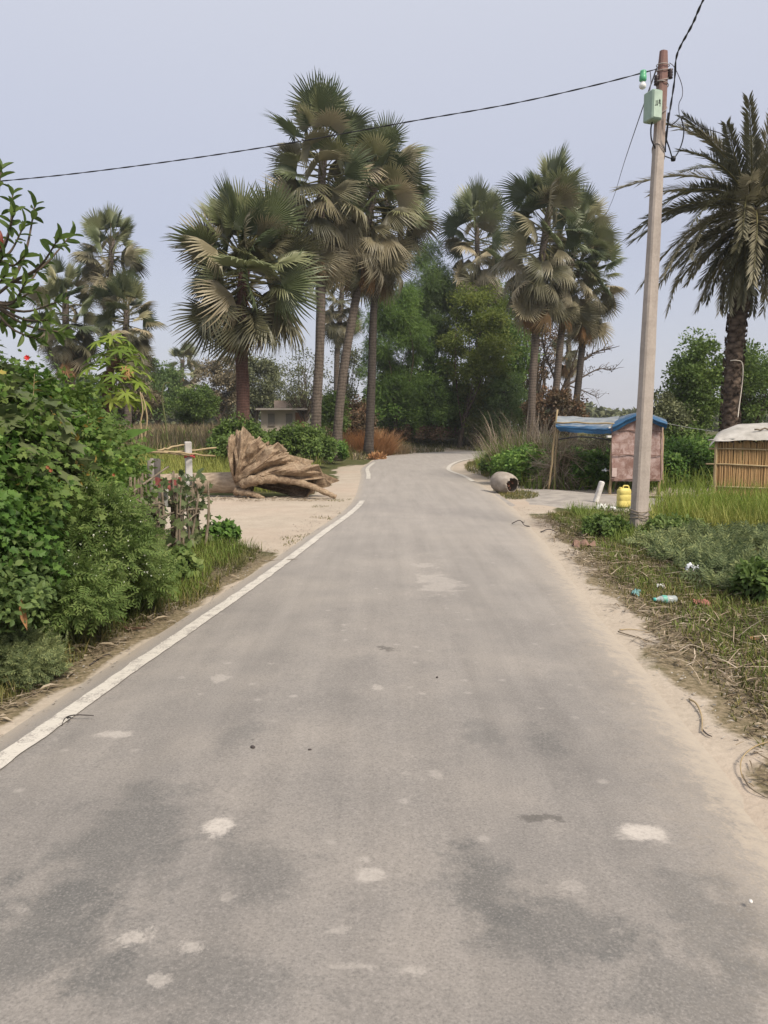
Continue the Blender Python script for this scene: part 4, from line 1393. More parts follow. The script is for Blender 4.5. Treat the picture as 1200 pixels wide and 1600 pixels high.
# tarpaulin, canopy half: sags between the posts, faded on top and blue on the hanging hem
m, nt = new_mat("blue_tarpaulin")
wp = coords(nt)
f1 = tex_noise(nt, 2.0, 5, .6, coords(nt, (1, 3, 3)))
fade = N(nt, 'ShaderNodeAttribute', attribute_name="fade").outputs['Fac']
ff = math_n(nt, 'ADD', fade, math_n(nt, 'MULTIPLY', math_n(nt, 'SUBTRACT', f1, .5), .9), True)
c = mixc(nt, ramp(nt, [(.40, 0), (.60, 1)], ff), ramp(nt, [(.3, (.012, .065, .15)), (.7, (.03, .115, .235))], f1), ramp(nt, [(.3, (.15, .18, .21)), (.7, (.33, .345, .35))], tex_noise(nt, 5, 5, .6, wp)))
finish(nt, c, .5, f1, .4, .02, .35)
M_TARP = m
def tarp_obj(rows, nm, cols=26, hem=None):
    """rows: list of lists of key points from back to front (equal count); smooth between"""
    rr = [catmull(r, 6) for r in rows]
    k = min(len(r) for r in rr)
    rr = np.array([r[:k] for r in rr])
    full = np.stack([catmull(rr[:, i], 6) for i in range(k)], 1)
    fd = np.linspace(1, 0, full.shape[0])[:, None] * np.ones((1, k))
    w = n2(full[..., 0], full[..., 1] * 2 + full[..., 2] * 2, 5, 3).reshape(full.shape[:2])
    full[..., 2] += .018 * w; full[..., 1] += .02 * np.roll(w, 3, 1)
    return full, fd
full, fd = tarp_obj([[P(870, 650, 20.0), P(900, 651, 19.9), P(935, 653, 19.8), P(968, 650, 19.6)],
                     [P(868, 655, 19.2), P(900, 659, 19.1), P(935, 661, 18.9), P(964, 659, 18.6)],
                     [P(868, 664, 18.75), P(900, 667, 18.5), P(935, 669, 18.2), P(960, 668, 17.8)],
                     [P(870, 669, 18.7), P(900, 671, 18.45), P(935, 673, 18.15), P(958, 673, 17.75)],
                     [P(876, 674, 18.7), P(900, 676, 18.45), P(935, 678, 18.15), P(957, 677, 17.75)]], 'canopy')
mb = MB().grid(full)
o = obj('canopy', mb, M_TARP, stall, smooth=True)
at = o.data.attributes.new("fade", 'FLOAT', 'POINT'); at.data.foreach_set("value", np.clip(fd * 1.0 - .1, 0, 1).ravel().astype(np.float32))
full, fd = tarp_obj([[P(966, 652, 20.0), P(1002, 643, 20.0), P(1020, 648, 20.0), P(1040, 655, 20.0)],
                     [P(962, 658, 18.7), P(1001, 645, 18.7), P(1021, 651, 18.7), P(1042, 659, 18.7)],
                     [P(957, 665, 17.62), P(1000, 646, 17.62), P(1021, 653, 17.62), P(1043, 661, 17.62)],
                     [P(957, 672, 17.6), P(1000, 652, 17.6), P(1021, 659, 17.6), P(1042, 667, 17.6)],
                     [P(958, 675, 17.62), P(1000, 655, 17.62), P(1021, 661.5, 17.62), P(1040, 670, 17.62)]], 'gable')
mb = MB().grid(full)
o = obj('gable_roof', mb, M_TARP, stall, smooth=True)
at = o.data.attributes.new("fade", 'FLOAT', 'POINT'); at.data.foreach_set("value", np.clip(fd * .55, 0, 1).ravel().astype(np.float32))
g = np.stack([np.stack([P(1039, 662 + k * 4.2, 17.7 + .05 * k) for k in range(5)]), np.stack([P(1040 - k * .6, 664 + k * 4.2, 18.2 + .05 * k) for k in range(5)])], 1)
o = obj('loose_flap', MB().grid(g), M_TARP, stall, smooth=True)
at = o.data.attributes.new("fade", 'FLOAT', 'POINT'); at.data.foreach_set("value", np.zeros(10, np.float32))
# wall panel, patched sheet
m, nt = new_mat("patched_panel")
tc = coords(nt)
bk = N(nt, 'ShaderNodeTexBrick')
bk.offset = .5
bk.inputs['Color1'].default_value = (.25, .16, .135, 1); bk.inputs['Color2'].default_value = (.35, .245, .215, 1)
bk.inputs['Mortar'].default_value = (.25, .16, .14, 1)
bk.inputs['Scale'].default_value = 1; bk.inputs['Mortar Size'].default_value = .008
bk.inputs['Brick Width'].default_value = .21; bk.inputs['Row Height'].default_value = .15
mp = N(nt, 'ShaderNodeMapping'); mp.inputs['Rotation'].default_value = (R(90), 0, 0)
nt.links.new(tc, mp.inputs['Vector']); nt.links.new(mp.outputs[0], bk.inputs['Vector'])
n1 = tex_noise(nt, 9, 6, .65, tc, .5)
c = mixc(nt, ramp(nt, [(.46, 0), (.58, .9)], n1), bk.outputs['Color'], (.44, .335, .31))
n3 = tex_noise(nt, 2.2, 4, .6, tc)
c = mixc(nt, ramp(nt, [(.4, .55), (.55, 0)], n3), c, (.20, .11, .09))
finish(nt, c, .85, n1, .35, .01, .15)
g = np.zeros((14, 16, 3))
for i in range(14):
    for j in range(16):
        a_ = j / 15
        px = 956 + 76 * a_
        tp_ = 667 - 17 * (1 - abs(a_ - .57) / (.57 if a_ < .57 else .43))
        py = tp_ + (752 - tp_) * i / 13
        g[i, j] = P(px, py, 17.75 + .012 * math.sin(a_ * 9 + i) + .02 * noise.noise(Vector((a_ * 4, i * .4, 0))))
mb = MB().grid(g)
mb.grid(g + np.array([0, .03, 0]), flip=True)
obj('wall_panel', mb, m, stall, smooth=True)
g2_ = np.zeros((8, 8, 3))
for i in range(8):
    for j in range(8):
        g2_[i, j] = P(1033 + 3 * j / 7, 668 + 82 * i / 7, 17.8 + 1.5 * j / 7)
obj('side_panel', MB().grid(g2_), m, stall)
mb = MB()
for py in (672, 710, 748):
    pole_between(mb, P(954, py, 17.72), P(1033, py + 1, 17.72), .012, 6, .004)
obj('cross_rail', mb, plain("rail_pink_brown", (.24, .155, .13), .8), stall, smooth=True)
mb = MB().box(P(960, 738, 17.71), (.11, .012, .20), rotz(R(3)))
obj('paper_patch', mb, plain("paper_pink", (.48, .38, .35), .9), stall)
mb = MB()
mb.box(P(953, 668, 17.7), (.06, .05, .03), None); mb.box(P(951.5, 682, 17.7), (.10, .05, .05), rotz(.3))
obj('white_clip', mb, plain("clip_white", (.62, .61, .58), .6), stall)

# ------------------------------------------------------------------ reed hut
yh = 15.4
h0 = P(1117, 783, yh); hz0 = tz(h0[0], yh)
hut = thing('reed_hut', 'low hut of tan reed walls under a pale grey sheet roof', 'hut', (h0[0], yh, hz0))
m, nt = new_mat("reed_wall")
tc = coords(nt)
v1 = tex_noise(nt, 1, 5, .7, coords(nt, (55, 55, .8)))
v2 = tex_noise(nt, 1, 4, .6, coords(nt, (4, 4, 1.2)))
c = ramp(nt, [(.28, (.24, .145, .065)), (.5, (.45, .295, .145)), (.72, (.60, .44, .25))], mixc(nt, .35, v1, v2))
c = mixc(nt, ramp(nt, [(.42, .0), (.7, .55)], v2), c, (.30, .16, .07))
finish(nt, c, .9, v1, .8, .02, .1)
M_REED = m
W2 = 2.7; D2 = 1.9; wallh = P(1117, 690, yh)[2] - hz0
def reeds(a, b, h, nm):
    """upright reed bundles side by side from a to b"""
    a = np.asarray(a); b = np.asarray(b)
    L = np.linalg.norm(b - a); n = int(L / .016)
    mb = MB()
    for i in range(n):
        q = a + (b - a) * ((i + .5) / n) + rng.normal(0, .004, 3) * np.array([1, 1, 0])
        hh = h * rng.uniform(.97, 1.03)
        mb.tube([q - np.array([0, 0, .05]), q + np.array([rng.normal(0, .008), rng.normal(0, .006), hh * .5]), q + np.array([rng.normal(0, .012), rng.normal(0, .008), hh])], rng.uniform(.013, .017), 5, 0, False)
    return obj(nm, mb, M_REED, hut, smooth=True)
HX = np.array([.955, -.29, 0]); HY = np.array([.46, .888, 0])
A0 = np.array([h0[0], yh, hz0]); B0 = A0 + HX * W2; A1 = A0 + HY * D2; B1 = B0 + HY * D2
reeds(A0, B0, wallh, 'reed_wall'); reeds(A0, A1, wallh, 'reed_wall'); reeds(A1, B1, wallh, 'reed_wall'); reeds(B0, B1, wallh, 'reed_wall')
for k, (py, ov) in enumerate([(701, .16), (725, .20), (760, .07)]):
    z = P(1117, py, yh)[2]
    mb = MB()
    a = A0 - HX * ov - HY * .035; b = B0 + HX * .2 - HY * .035; a[2] = z; b[2] = z - .04
    pole_between(mb, a, b, .017, 7, .006)
    obj('bamboo_rail', mb, M_BAMBOO, hut, smooth=True)
for q in (A0, B0, A1, B1):
    mb = MB()
    pole_between(mb, q + np.array([-.03, -.02, -.1]), q + np.array([-.03, -.02, wallh + .05]), .035)
    obj('corner_post', mb, M_BAMBOO, hut, smooth=True)
g = np.zeros((20, 34, 3))
for i in range(20):
    for j in range(34):
        a_ = j / 33; t_ = i / 19
        hxy = A0 + HX * (-.14 + (W2 + .3) * a_) + HY * (-.16 + (D2 + .35) * t_)
        x, y = hxy[0], hxy[1]
        arch = math.sin(min(1, max(0, t_)) * pi) ** .7
        e = min(1, a_ / .16, (1 - a_) / .16)
        z = hz0 + wallh + .01 + (.30 * arch + .05) * (.25 + .75 * e ** .7)
        z += .03 * noise.noise(Vector((x * 2.2, y * 3, 2))) + .018 * noise.noise(Vector((x * 6, y * 6, 5)))
        if i == 0: z -= .03
        if j in (0, 33): z -= .10
        g[i, j] = (x, y, z)
mb = MB().grid(g)
M_SHEET = noise_mat("roof_sheet", [(.3, (.28, .265, .24)), (.55, (.40, .38, .35)), (.75, (.48, .46, .43))], 4, .75, bump_s=.6, bump_d=.03)
o = obj('roof_sheet', mb, M_SHEET, hut, smooth=True)
mb = MB()
for i_, (a_, t_) in enumerate([(.36, .12), (.55, .3)]):
    q = g[int(t_ * 19), int(a_ * 33)] + np.array([0, 0, .02])
    pole_between(mb, q + np.array([-.22, 0, .01]), q + np.array([.3, .05, .01]), .018)
obj('roof_weight', mb, M_TWIG, o, smooth=True)
mb = MB()
pole_between(mb, A0 - HX * .17 - HY * .1 + np.array([0, 0, wallh + .03]), A0 + HX * .35 - HY * .1 + np.array([0, 0, wallh + .06]), .016)
obj('eave_stick', mb, plain("weathered_stick", (.30, .29, .27), .8), hut, smooth=True)

# thin rope tied round the date palm trunk
cable('pale rope tied round the date palm trunk and hanging down to the hut', [(1141, 563.5, 19.15), (1150, 563, 19.1), (1159, 566, 19.15), (1161, 580, 19.1), (1159, 605, 19.1), (1155, 635, 18.9), (1153, 652, 18.6)], .012, plain("rope_pale", (.46, .42, .36), .9), name='rope', grp=None)

# ------------------------------------------------------------------ marker stone and jerry can, small litter
q = G(931, 788); q[2] = .07
mk_ = thing('marker_post', 'white painted stone post leaning to the right on the side path', 'marker post', q)
d = P(941, 752, q[1]) - q
mb = MB()
fr = frame_y(d)
L = np.linalg.norm(d)
rbox(mb, q + d * .46, (.15, .09, L * 1.08), np.stack([fr[:, 0], -fr[:, 2], fr[:, 1]], 1), .02)
obj('block', mb, noise_mat("white_stone", [(.3, (.42, .39, .36)), (.6, (.66, .63, .60))], 7, .9), mk_)
jc = G(974, 797); jc[2] = .06
can = thing('jerrycan', 'bright yellow plastic jerrycan standing in weeds left of the pole', 'jerrycan', jc)
M_YEL = plain("yellow_plastic", (.62, .52, .16), .5, .16)
mb = MB()
prof = []
hh = .36
for z, sx_, sy_ in [(0, .82, .8), (.02, .97, .96), (.05, 1, 1), (.12, 1, 1), (.13, .96, .95), (.15, .96, .95), (.16, 1, 1), (.25, 1, 1), (.26, .96, .95), (.28, .96, .95), (.29, 1, 1), (.34, 1, 1), (.385, .93, .9), (.405, .7, .7), (.41, .2, .2)]:
    th = np.arange(24) / 24 * 2 * pi
    cx_ = np.sign(np.cos(th)) * np.abs(np.cos(th)) ** .55 * .145 * sx_
    cy_ = np.sign(np.sin(th)) * np.abs(np.sin(th)) ** .55 * .10 * sy_
    prof.append(np.stack([cx_, cy_, np.full(24, z)], 1))
Vj = (np.concatenate(prof) * .88) @ rotz(R(15)).T + jc
Fj = [[i * 24 + j, i * 24 + (j + 1) % 24, i * 24 + 24 + (j + 1) % 24, i * 24 + 24 + j] for i in range(len(prof) - 1) for j in range(24)]
mb.add(Vj, [np.array(Fj), np.arange((len(prof) - 1) * 24, len(prof) * 24)[None]])
obj('body', mb, M_YEL, can, smooth=True)
mb = MB().tube(catmull([jc + [-.02, 0, .34], jc + [-.01, 0, .40], jc + [.04, .01, .405], jc + [.085, .02, .395], jc + [.10, .02, .34]], 5), .014, 8)
obj('handle', mb, M_YEL, can, smooth=True)
mb = MB().lathe([(.03, 0), (.032, .035), (.028, .04), (0, .04)], 16, 0, Matrix.Translation(jc + np.array([-.075, -.02, .34])))
obj('cap', mb, plain("cap_red", (.55, .45, .12), .5), can, smooth=True)

# clear bottle with green label lying in the litter
bp = G(1040, 944); bp[2] = tz(bp[0], bp[1]) + .045
bot = thing('plastic_bottle', 'crushed clear plastic bottle with a green label lying on the verge', 'bottle', bp)
Mx = Matrix.Translation(bp) @ Matrix.Rotation(R(-80), 4, 'Z') @ Matrix.Rotation(R(88), 4, 'X')
m, nt = new_mat("bottle_plastic")
finish(nt, (.52, .58, .58), .15, tex_noise(nt, 30, 3, .5, coords(nt)), .5, .006, .5, {'Alpha': .55})
mb = MB().lathe([(.0, -.10), (.03, -.10), (.037, -.085), (.033, -.06), (.037, -.03), (.034, -.02), (.037, 0), (.036, .03), (.028, .065), (.014, .09), (.013, .105)], 18, 0, Mx)
obj('body', mb, m, bot, smooth=True)
mb = MB().lathe([(.0375, .0), (.0382, .005), (.0382, .035), (.0365, .04)], 18, 0, Mx)
obj('label_band', mb, plain("label_green", (.12, .36, .29), .4), bot, smooth=True)
mb = MB().lathe([(.016, .10), (.016, .12), (.0, .12)], 14, 0, Mx)
obj('cap', mb, plain("cap_teal", (.10, .45, .40), .4), bot, smooth=True)


def crumpled(name, label, cat, px, py, w, h, mat, seed, group=None, dz=.03):
    q = G(px, py); q[2] = tz(q[0], q[1]) + dz
    g = np.zeros((9, 11, 3))
    for i in range(9):
        for j in range(11):
            a_, b_ = j / 10 - .5, i / 8 - .5
            g[i, j] = (a_ * w, b_ * h, .10 * w + .35 * w * noise.noise(Vector((a_ * 4 + seed, b_ * 4, seed * .3))) + .15 * w * noise.noise(Vector((a_ * 11, b_ * 11, seed))) - .5 * w * (a_ * a_ + b_ * b_))
            g[i, j, 0] += .06 * noise.noise(Vector((b_ * 6, seed, 1))) * w * 3
    g = g @ rotz(seed).T + q
    o = obj(name, MB().grid(g), mat, None, True, org=tuple(q))
    return tag(o, label, cat, group)

GL = 'rubbish on the right verge'
crumpled('plastic_bag', 'crumpled white plastic bag caught in the low grey green plants', 'plastic bag', 1081, 909, .17, .13, plain("bag_white", (.70, .72, .76), .4), 1.3, GL, .12)
crumpled('wrapper', 'crumpled red wrapper lying right of the clear bottle', 'wrapper', 1098, 950, .14, .09, plain("wrapper_red", (.32, .13, .10), .5), 2.7, GL)
crumpled('wrapper', 'faded teal wrapper on the sand left of the bottle', 'wrapper', 994, 930, .11, .08, plain("wrapper_teal", (.14, .27, .27), .5), 4.1, GL)
crumpled('wrapper', 'small white scrap of paper between the bottle and the plastic bag', 'wrapper', 1032, 921, .07, .05, plain("scrap_white", (.60, .60, .58), .6), 5.9, GL)
crumpled('cloth', 'reddish rag lying at the edge of the straw in front of the pole', 'rag', 912, 853, .30, .22, plain("rag_red", (.20, .125, .095), .9), 3.3, None, .02)
crumpled('paper', 'white sheet of plastic lying flat in the weeds behind the straw', 'plastic scrap', 939, 797, .24, .14, plain("sheet_white", (.60, .60, .58), .7), .2, GL, .05)
crumpled('paper', 'small white scrap beside the yellow jerrycan', 'plastic scrap', 958, 799, .14, .10, plain("scrap_white2", (.62, .62, .60), .7), .9, GL, .05)
crumpled('plastic_bag', 'white plastic bag snagged at the leg of the stall', 'plastic bag', 946, 770, .16, .16, plain("bag_white2", (.66, .68, .66), .5), 2.1, GL, .55)

# ------------------------------------------------------------------ broken clay jar
jb = G(789, 770)
jb[2] = tz(jb[0], jb[1])
jar = thing('clay_jar', 'big broken clay jar lying on its side at the right road edge', 'jar', jb)
# axis points towards the camera and a little right
ax = Vector((.45, -.89, -.10)).normalized()
Mj = Matrix.Translation(jb + np.array([0, 0, .235])) @ ax.to_track_quat('Z', 'Y').to_matrix().to_4x4()
mb = MB()
prof = [(0, -.40), (.12, -.395), (.19, -.36), (.235, -.28), (.255, -.16), (.262, -.03), (.255, .09), (.232, .19), (.2, .26), (.175, .29)]
rows = []
seg = 48
th = np.arange(seg) / seg * 2 * pi
for k, (r_, z_) in enumerate(prof):
    wob = 1 + .02 * np.sin(th * 2 + 1) + .012 * np.array([noise.noise(Vector((math.cos(a) * 2, math.sin(a) * 2, z_ * 4))) for a in th])
    zz = np.full(seg, z_)
    if k >= len(prof) - 2:
        jag = np.array([noise.noise(Vector((math.cos(a) * 3.5, math.sin(a) * 3.5, 7))) for a in th])
        zz = zz + .045 * jag * (k - len(prof) + 3)
        wob = wob * (1 - .10 * jag * (k - len(prof) + 2))
    rows.append(np.stack([np.cos(th) * r_ * wob, np.sin(th) * r_ * wob, zz], 1))
inner = [r * np.array([.90, .90, 1]) + np.array([0, 0, .012 if 0 < i else .03]) for i, r in enumerate(rows)]
allr = rows + [rows[-1] * np.array([.93, .93, 1]) + [0, 0, .005]] + inner[::-1][1:]
Vj = np.concatenate(allr)
A = np.array(Mj)
Vj = Vj @ A[:3, :3].T + A[:3, 3]
nr = len(allr)
Fj = [[i * seg + j, i * seg + (j + 1) % seg, i * seg + seg + (j + 1) % seg, i * seg + seg + j] for i in range(nr - 1) for j in range(seg)]
mb.add(Vj, [np.array(Fj)])
obj('body', mb, noise_mat("jar_clay", [(.3, (.20, .165, .13)), (.55, (.31, .27, .23)), (.75, (.42, .375, .325))], 5, .95, bump_s=.5, bump_d=.015), jar, smooth=True)
# broken shards round the mouth
M_SHARD = plain("shard_brown", (.16, .075, .05), .9, .3)
for k in range(9):
    a = rng.uniform(0, 2 * pi); r_ = rng.uniform(.03, .15)
    q = (A[:3, :3] @ np.array([math.cos(a) * r_, math.sin(a) * r_, .20 + rng.uniform(-.12, .05)])) + A[:3, 3]
    obj('shard', MB().box(q, (.07, .05, .018), np.array(frames(unit(1), unit(1))[0]), 0, .6), M_SHARD, jar)

# ------------------------------------------------------------------ uprooted stump
ysn = 17.3
J = P(374, 757, ysn)
J[2] = .30
stump = thing('uprooted_tree', 'uprooted tree stump with a fan of torn roots lying in the sandy yard', 'tree stump', (J[0], J[1], 0))
m, nt = new_mat("stump_wood")
tc = coords(nt)
f1 = tex_noise(nt, 5, 7, .7, tc, 1.2)
f2_ = tex_noise(nt, 22, 5, .7, tc)
c = ramp(nt, [(.34, (.15, .10, .065)), (.46, (.28, .20, .135)), (.56, (.38, .29, .20)), (.70, (.48, .385, .285))], mixc(nt, .35, f1, f2_))
grain = tex_noise(nt, 1, 5, .7, coords(nt, (9, 30, 9)), 2.0)
c = mixc(nt, .45, c, ramp(nt, [(.36, .12), (.52, .5), (.68, .72)], grain), 'OVERLAY')
finish(nt, c, .92, mixc(nt, .5, grain, f2_), .9, .05, .1)
M_STUMP = m
# the felled trunk
mb = MB()
s = np.linspace(0, 1, 16)[:, None]
a = J + np.array([-2.3, .55, -.045]); b = J + np.array([.25, 0, .03])
p_ = a * (1 - s) + b * s
mb.tube(p_, .225 + .03 * s[:, 0] ** 3, 18, 0, True, .015)
obj('trunk', mb, noise_mat("log_bark", [(.3, (.19, .145, .10)), (.55, (.34, .27, .20)), (.75, (.43, .35, .265))], 5, .92, (1, 3, 3), .5, .02), stump, smooth=True)
phk = np.array([-14, 4, 10, 22, 42, 70, 84, 92, 99.])
Rk = np.array([1.6, 2.12, 1.78, 1.40, 1.20, 1.10, 1.14, 1.06, .92])
def rimR(ph): return np.interp(ph, phk, Rk)
FOLDS = [(95, 9, 2.0, .20), (79, 10, -5, .24), (61, 12, 7, .22), (43, 10, -7, .27), (27, 10, 9, .25), (12, 10, 6, .30), (-4, 9, 3, .2)]
def fold(p_, s_, sd):
    v = 0.0
    for c_, w_, b_, a_ in FOLDS:
        c2 = c_ + b_ * math.sin(s_ * 3.2 + sd) + 2.5 * noise.noise(Vector((s_ * 3, c_, sd)))
        v = max(v, a_ * (1 - (abs(p_ - c2) / (w_ * (1.25 - .35 * s_))) ** 1.5))
    return v
nphi, ns = 190, 60
def shell(sign, p_lo):
    ph = np.linspace(p_lo, 99, nphi)
    g = np.zeros((ns, nphi, 3))
    for i, s_ in enumerate(np.linspace(0, 1, ns)):
        for j, p_ in enumerate(ph):
            f_ = fold(p_, s_, 0 if sign < 0 else 5)
            rr = rimR(p_) * (1 + (.5 * (f_ - .15) + .10 * noise.noise(Vector((p_ / 5.0, 1.3, 0))) + .05 * noise.noise(Vector((p_ / 2.2, 5, sign)))) * s_ ** 4 + .13 * noise.noise(Vector((p_ / 3.0, 7, sign))) * s_ ** 7) * s_
            T = .25 * (1 - s_) ** .8 + .26 * s_ ** .8 * (1 - .35 * s_)
            T += f_ * min(1, s_ * 2.2)
            T += (.10 * noise.noise(Vector((p_ / 9, s_ * 4.5, 31))) + .055 * noise.noise(Vector((p_ / 4.5, s_ * 4.5, 24))) + .022 * noise.noise(Vector((p_ / 1.6, s_ * 6, 2)))) * min(1, s_ * 2)
            if s_ > .92: T *= 1 - (s_ - .92) * 5
            T = max(T, .05)
            g[i, j] = J + np.array([math.cos(R(p_)) * rr - .05, sign * T - .10 * s_, math.sin(R(p_)) * rr])
            g[i, j, 2] = max(g[i, j, 2], -.05)
    return g
gf, gb = shell(-1, 4), shell(1, -14)
mb = MB().grid(gf, flip=True)
mb.grid(gb)
edge_ = np.stack([gf[-1], gb[-1]], 0); mb.grid(edge_, flip=True)
edge_ = np.stack([gf[:, -1], gb[:, -1]], 0); mb.grid(edge_, flip=True)
obj('root_plate', mb, M_STUMP, stump, smooth=True)
def stump_root(pl, w0, w1):
    pts = catmull([J + np.array(q) for q in pl], 6)
    n_ = len(pts)
    obj('root', MB().tube(pts, np.linspace(w0, w1, n_) * (1 + .10 * np.sin(np.arange(n_) * 1.9) + .07 * rng.standard_normal(n_)), 12, 0, True, .08), M_STUMP, stump, smooth=True)
stump_root([(-.05, -.20, -.16), (.2, -.33, -.17), (.42, -.38, -.22), (.62, -.38, -.30)], .10, .035)
stump_root([(.1, -.30, .02), (.5, -.50, .12), (.95, -.48, .14), (1.5, -.42, .03), (1.95, -.38, -.16), (2.2, -.36, -.27)], .12, .05)
stump_root([(.05, -.28, .15), (.4, -.45, .38), (.8, -.42, .52), (1.15, -.32, .50)], .10, .05)
stump_root([(-.02, -.26, .1), (.08, -.44, .42), (.02, -.40, .75), (.14, -.26, 1.0)], .07, .03)
for k in range(9):
    pp = rng.uniform(10, 95)
    rr = rimR(pp) * rng.uniform(.88, .97)
    a = J + np.array([math.cos(R(pp)) * rr, rng.uniform(-.28, .1), math.sin(R(pp)) * rr])
    d_ = np.array([math.cos(R(pp)) + rng.normal(0, .3), rng.normal(-.2, .3), math.sin(R(pp)) + rng.normal(0, .3)])
    e = a + d_ * rng.uniform(.06, .16)
    obj('broken_root', MB().tube([a - d_ * .08, (a + e) / 2 + rng.normal(0, .012, 3), e], [.055, .045, .02], 7, 0, True, .2), M_STUMP, stump, smooth=True)
# chips in front of the stump
p_, _, _ = ground_pts(420, J[0] - 1.2, J[0] + 2.2, J[1] - 1.0, J[1] - .2)
litter('wood_chips', p_, .04, .16, .03, M_PALEDRY, .02, LEAF4)

# far house
yb = 58
hb = P(430, 690, yb); hb[2] = tz(hb[0], yb)
house = thing('house', 'low pale house with a flat roof half hidden by the field', 'house', (hb[0], yb, hb[2]))
def hp(px, py, dy=0): return P(px, py, yb + dy)
M_PLASTER = noise_mat("pale_plaster", [(.3, (.40, .335, .27)), (.7, (.52, .45, .37))], .8, .9)
x0 = hp(408, 660)[0]; x1 = hp(476, 660)[0]; zt = hp(430, 641)[2]
mb = MB().box(((x0 + x1) / 2, yb + 2, (zt + hb[2] - .2) / 2), (x1 - x0, 4, zt - hb[2] + .2))
w_ = obj('wall', mb, M_PLASTER, house)
mb = MB().box(((x0 + x1) / 2, yb + 1.7, zt + .07), (x1 - x0 + .5, 5.2, .14))
obj('roof_slab', mb, plain("slab_dark", (.24, .215, .19), .9), house)
mb = MB().box(((x0 + x1) / 2 + .3, yb + 2, zt + .14 + .3), ((x1 - x0) * .62, 3, .6))
obj('parapet', mb, plain("parapet_pink", (.42, .33, .27), .9), house)
for k, px in enumerate((424, 452)):
    q = hp(px, 652)
    mb = MB().box((q[0], yb - .03, q[2] - .2), (.5, .12, .95))
    obj('window', mb, plain("window_dark", (.20, .175, .15), .6), house)
mb = MB().box((hp(470, 655)[0], yb - .04, hp(470, 655)[2] - .3), (.8, .10, 1.6))
obj('door', mb, plain("door_rust", (.24, .12, .07), .8), house)

GU = 'undergrowth shrubs beneath the grove'
bush_px('leafy_shrub', 'dense shrub under the feathery dark tree, right of the rust brown bush', 612, 703.5, 44, 92, 70, .6, 170, .17, .11, M_HEDGE2, 'shrub', group=GU)
bush_px('leafy_shrub', 'tall dark shrub just left of the leaning trunk at the bend', 672, 703.2, 46, 96, 80, .62, 170, .17, .11, M_DKGREEN, 'shrub', group=GU)
bush_px('leafy_shrub', 'yellow green shrub right behind the leaning trunk at the bend', 735, 702.2, 40, 80, 70, .62, 150, .17, .11, M_YELGREEN, 'shrub', group=GU)
bush_px('leafy_shrub', 'dark shrub left of the tall reeds at the far end of the road', 785, 701.5, 40, 90, 70, .6, 160, .17, .11, M_BLUEGREEN, 'shrub', group=GU)
bush_px('dry_shrub', 'brownish low shrub at the outer verge of the bend', 660, 703, 60, 22, 40, .4, 110, .14, .09, M_RUSTLEAF, 'shrub', group=GU)

# ------------------------------------------------------------------ left hedge, near the camera
GH = 'hedge plants along the left verge'
def hb_(name, label, x, y, rad, K, cr, per, ll, lw, mat, **kw):
    return bush(name, label, 'hedge plant', (x, y, tz(x, y)), rad, K, cr, per, ll, lw, mat, group=GH, **kw)
hb_('creeper_hedge', 'dense creeper covered hedge nearest the camera, dark green leaves', -3.15, 5.0, (.85, 1.0, 1.72), 120, .26, 430, .048, .044, M_HEDGE, proto=LOBED, stems=26)
hb_('creeper_hedge', 'creeper mound in the middle of the hedge, left of the white flowered weed', -3.2, 6.5, (.88, 1.0, 1.78), 120, .26, 420, .048, .044, M_HEDGE2, proto=LOBED, stems=26)
hb_('creeper_hedge', 'lower creeper mound at the end of the hedge beside the stick fence', -3.55, 8.0, (.80, .95, 1.6), 90, .26, 360, .048, .044, M_HEDGE2, proto=LOBED, stems=22)
hb_('creeper_hedge', 'creeper growing over the far end of the stick fence', -3.45, 9.5, (.62, .8, 1.05), 60, .22, 130, .08, .075, M_HEDGE, proto=LOBED, stems=18)
hb_('leafy_shrub', 'greenery filling the garden behind the hedge mounds', -5.0, 7.6, (1.2, 1.6, 1.75), 90, .34, 170, .10, .07, M_HEDGE, stems=20)
hb_('leafy_shrub', 'green shrub behind the stick fence and the papaya stem', -5.2, 10.2, (1.4, 1.2, 1.25), 70, .34, 150, .10, .07, M_MIDGREEN, stems=20)
hb_('broad_leaf_shrub', 'tall shrub with big greyish lobed leaves at the left photo edge', -3.15, 5.7, (.72, .8, 1.8), 44, .26, 46, .15, .145, M_BROAD, proto=LOBED, stems=18, hang=.5, stem_r=.02, z0=.72)
hb_('broad_leaf_shrub', 'second broad leaved shrub behind the hedge under the guava branches', -4.3, 7.4, (.9, .8, 1.95), 40, .28, 44, .15, .14, M_BROAD, proto=LOBED, stems=18, hang=.4, stem_r=.02, z0=.72)
M_VINE = LM("vine_leaf_light", [(.036, .066, .018), (.066, .108, .030), (.11, .15, .05)], .4, .6, 1.5)
hb_('vine', 'light green fine leaved vine spilling over the front of the nearest hedge mound', -2.95, 5.25, (.84, .95, 1.78), 60, .24, 90, .052, .042, M_VINE, proto=LOBED, stems=14)
hb_('vine', 'light green vine spilling over the middle hedge mound', -3.0, 6.7, (.84, .9, 1.84), 54, .24, 90, .052, .042, M_VINE, proto=LOBED, stems=14)
hb_('vine', 'light green vine trailing over the lower hedge mound by the sticks', -3.3, 8.2, (.78, .9, 1.62), 44, .24, 90, .052, .042, M_VINE, proto=LOBED, stems=14)
hb_('dry_climber', 'yellowed half dry climber tangled in the upper hedge', -2.95, 6.0, (.86, 1.2, 1.8), 40, .2, 6, .06, .035, LM('yellowed_leaf', [(.10, .07, .02), (.17, .12, .03), (.24, .17, .06)], .3), stems=34, stem_m=M_BAMBOO, stem_r=.006)
hb_('dark_weed', 'dark leaved low growth at the foot of the nearest hedge mound', -2.55, 4.9, (.42, .7, .75), 46, .18, 230, .05, .036, M_BLUEGREEN, stems=16)

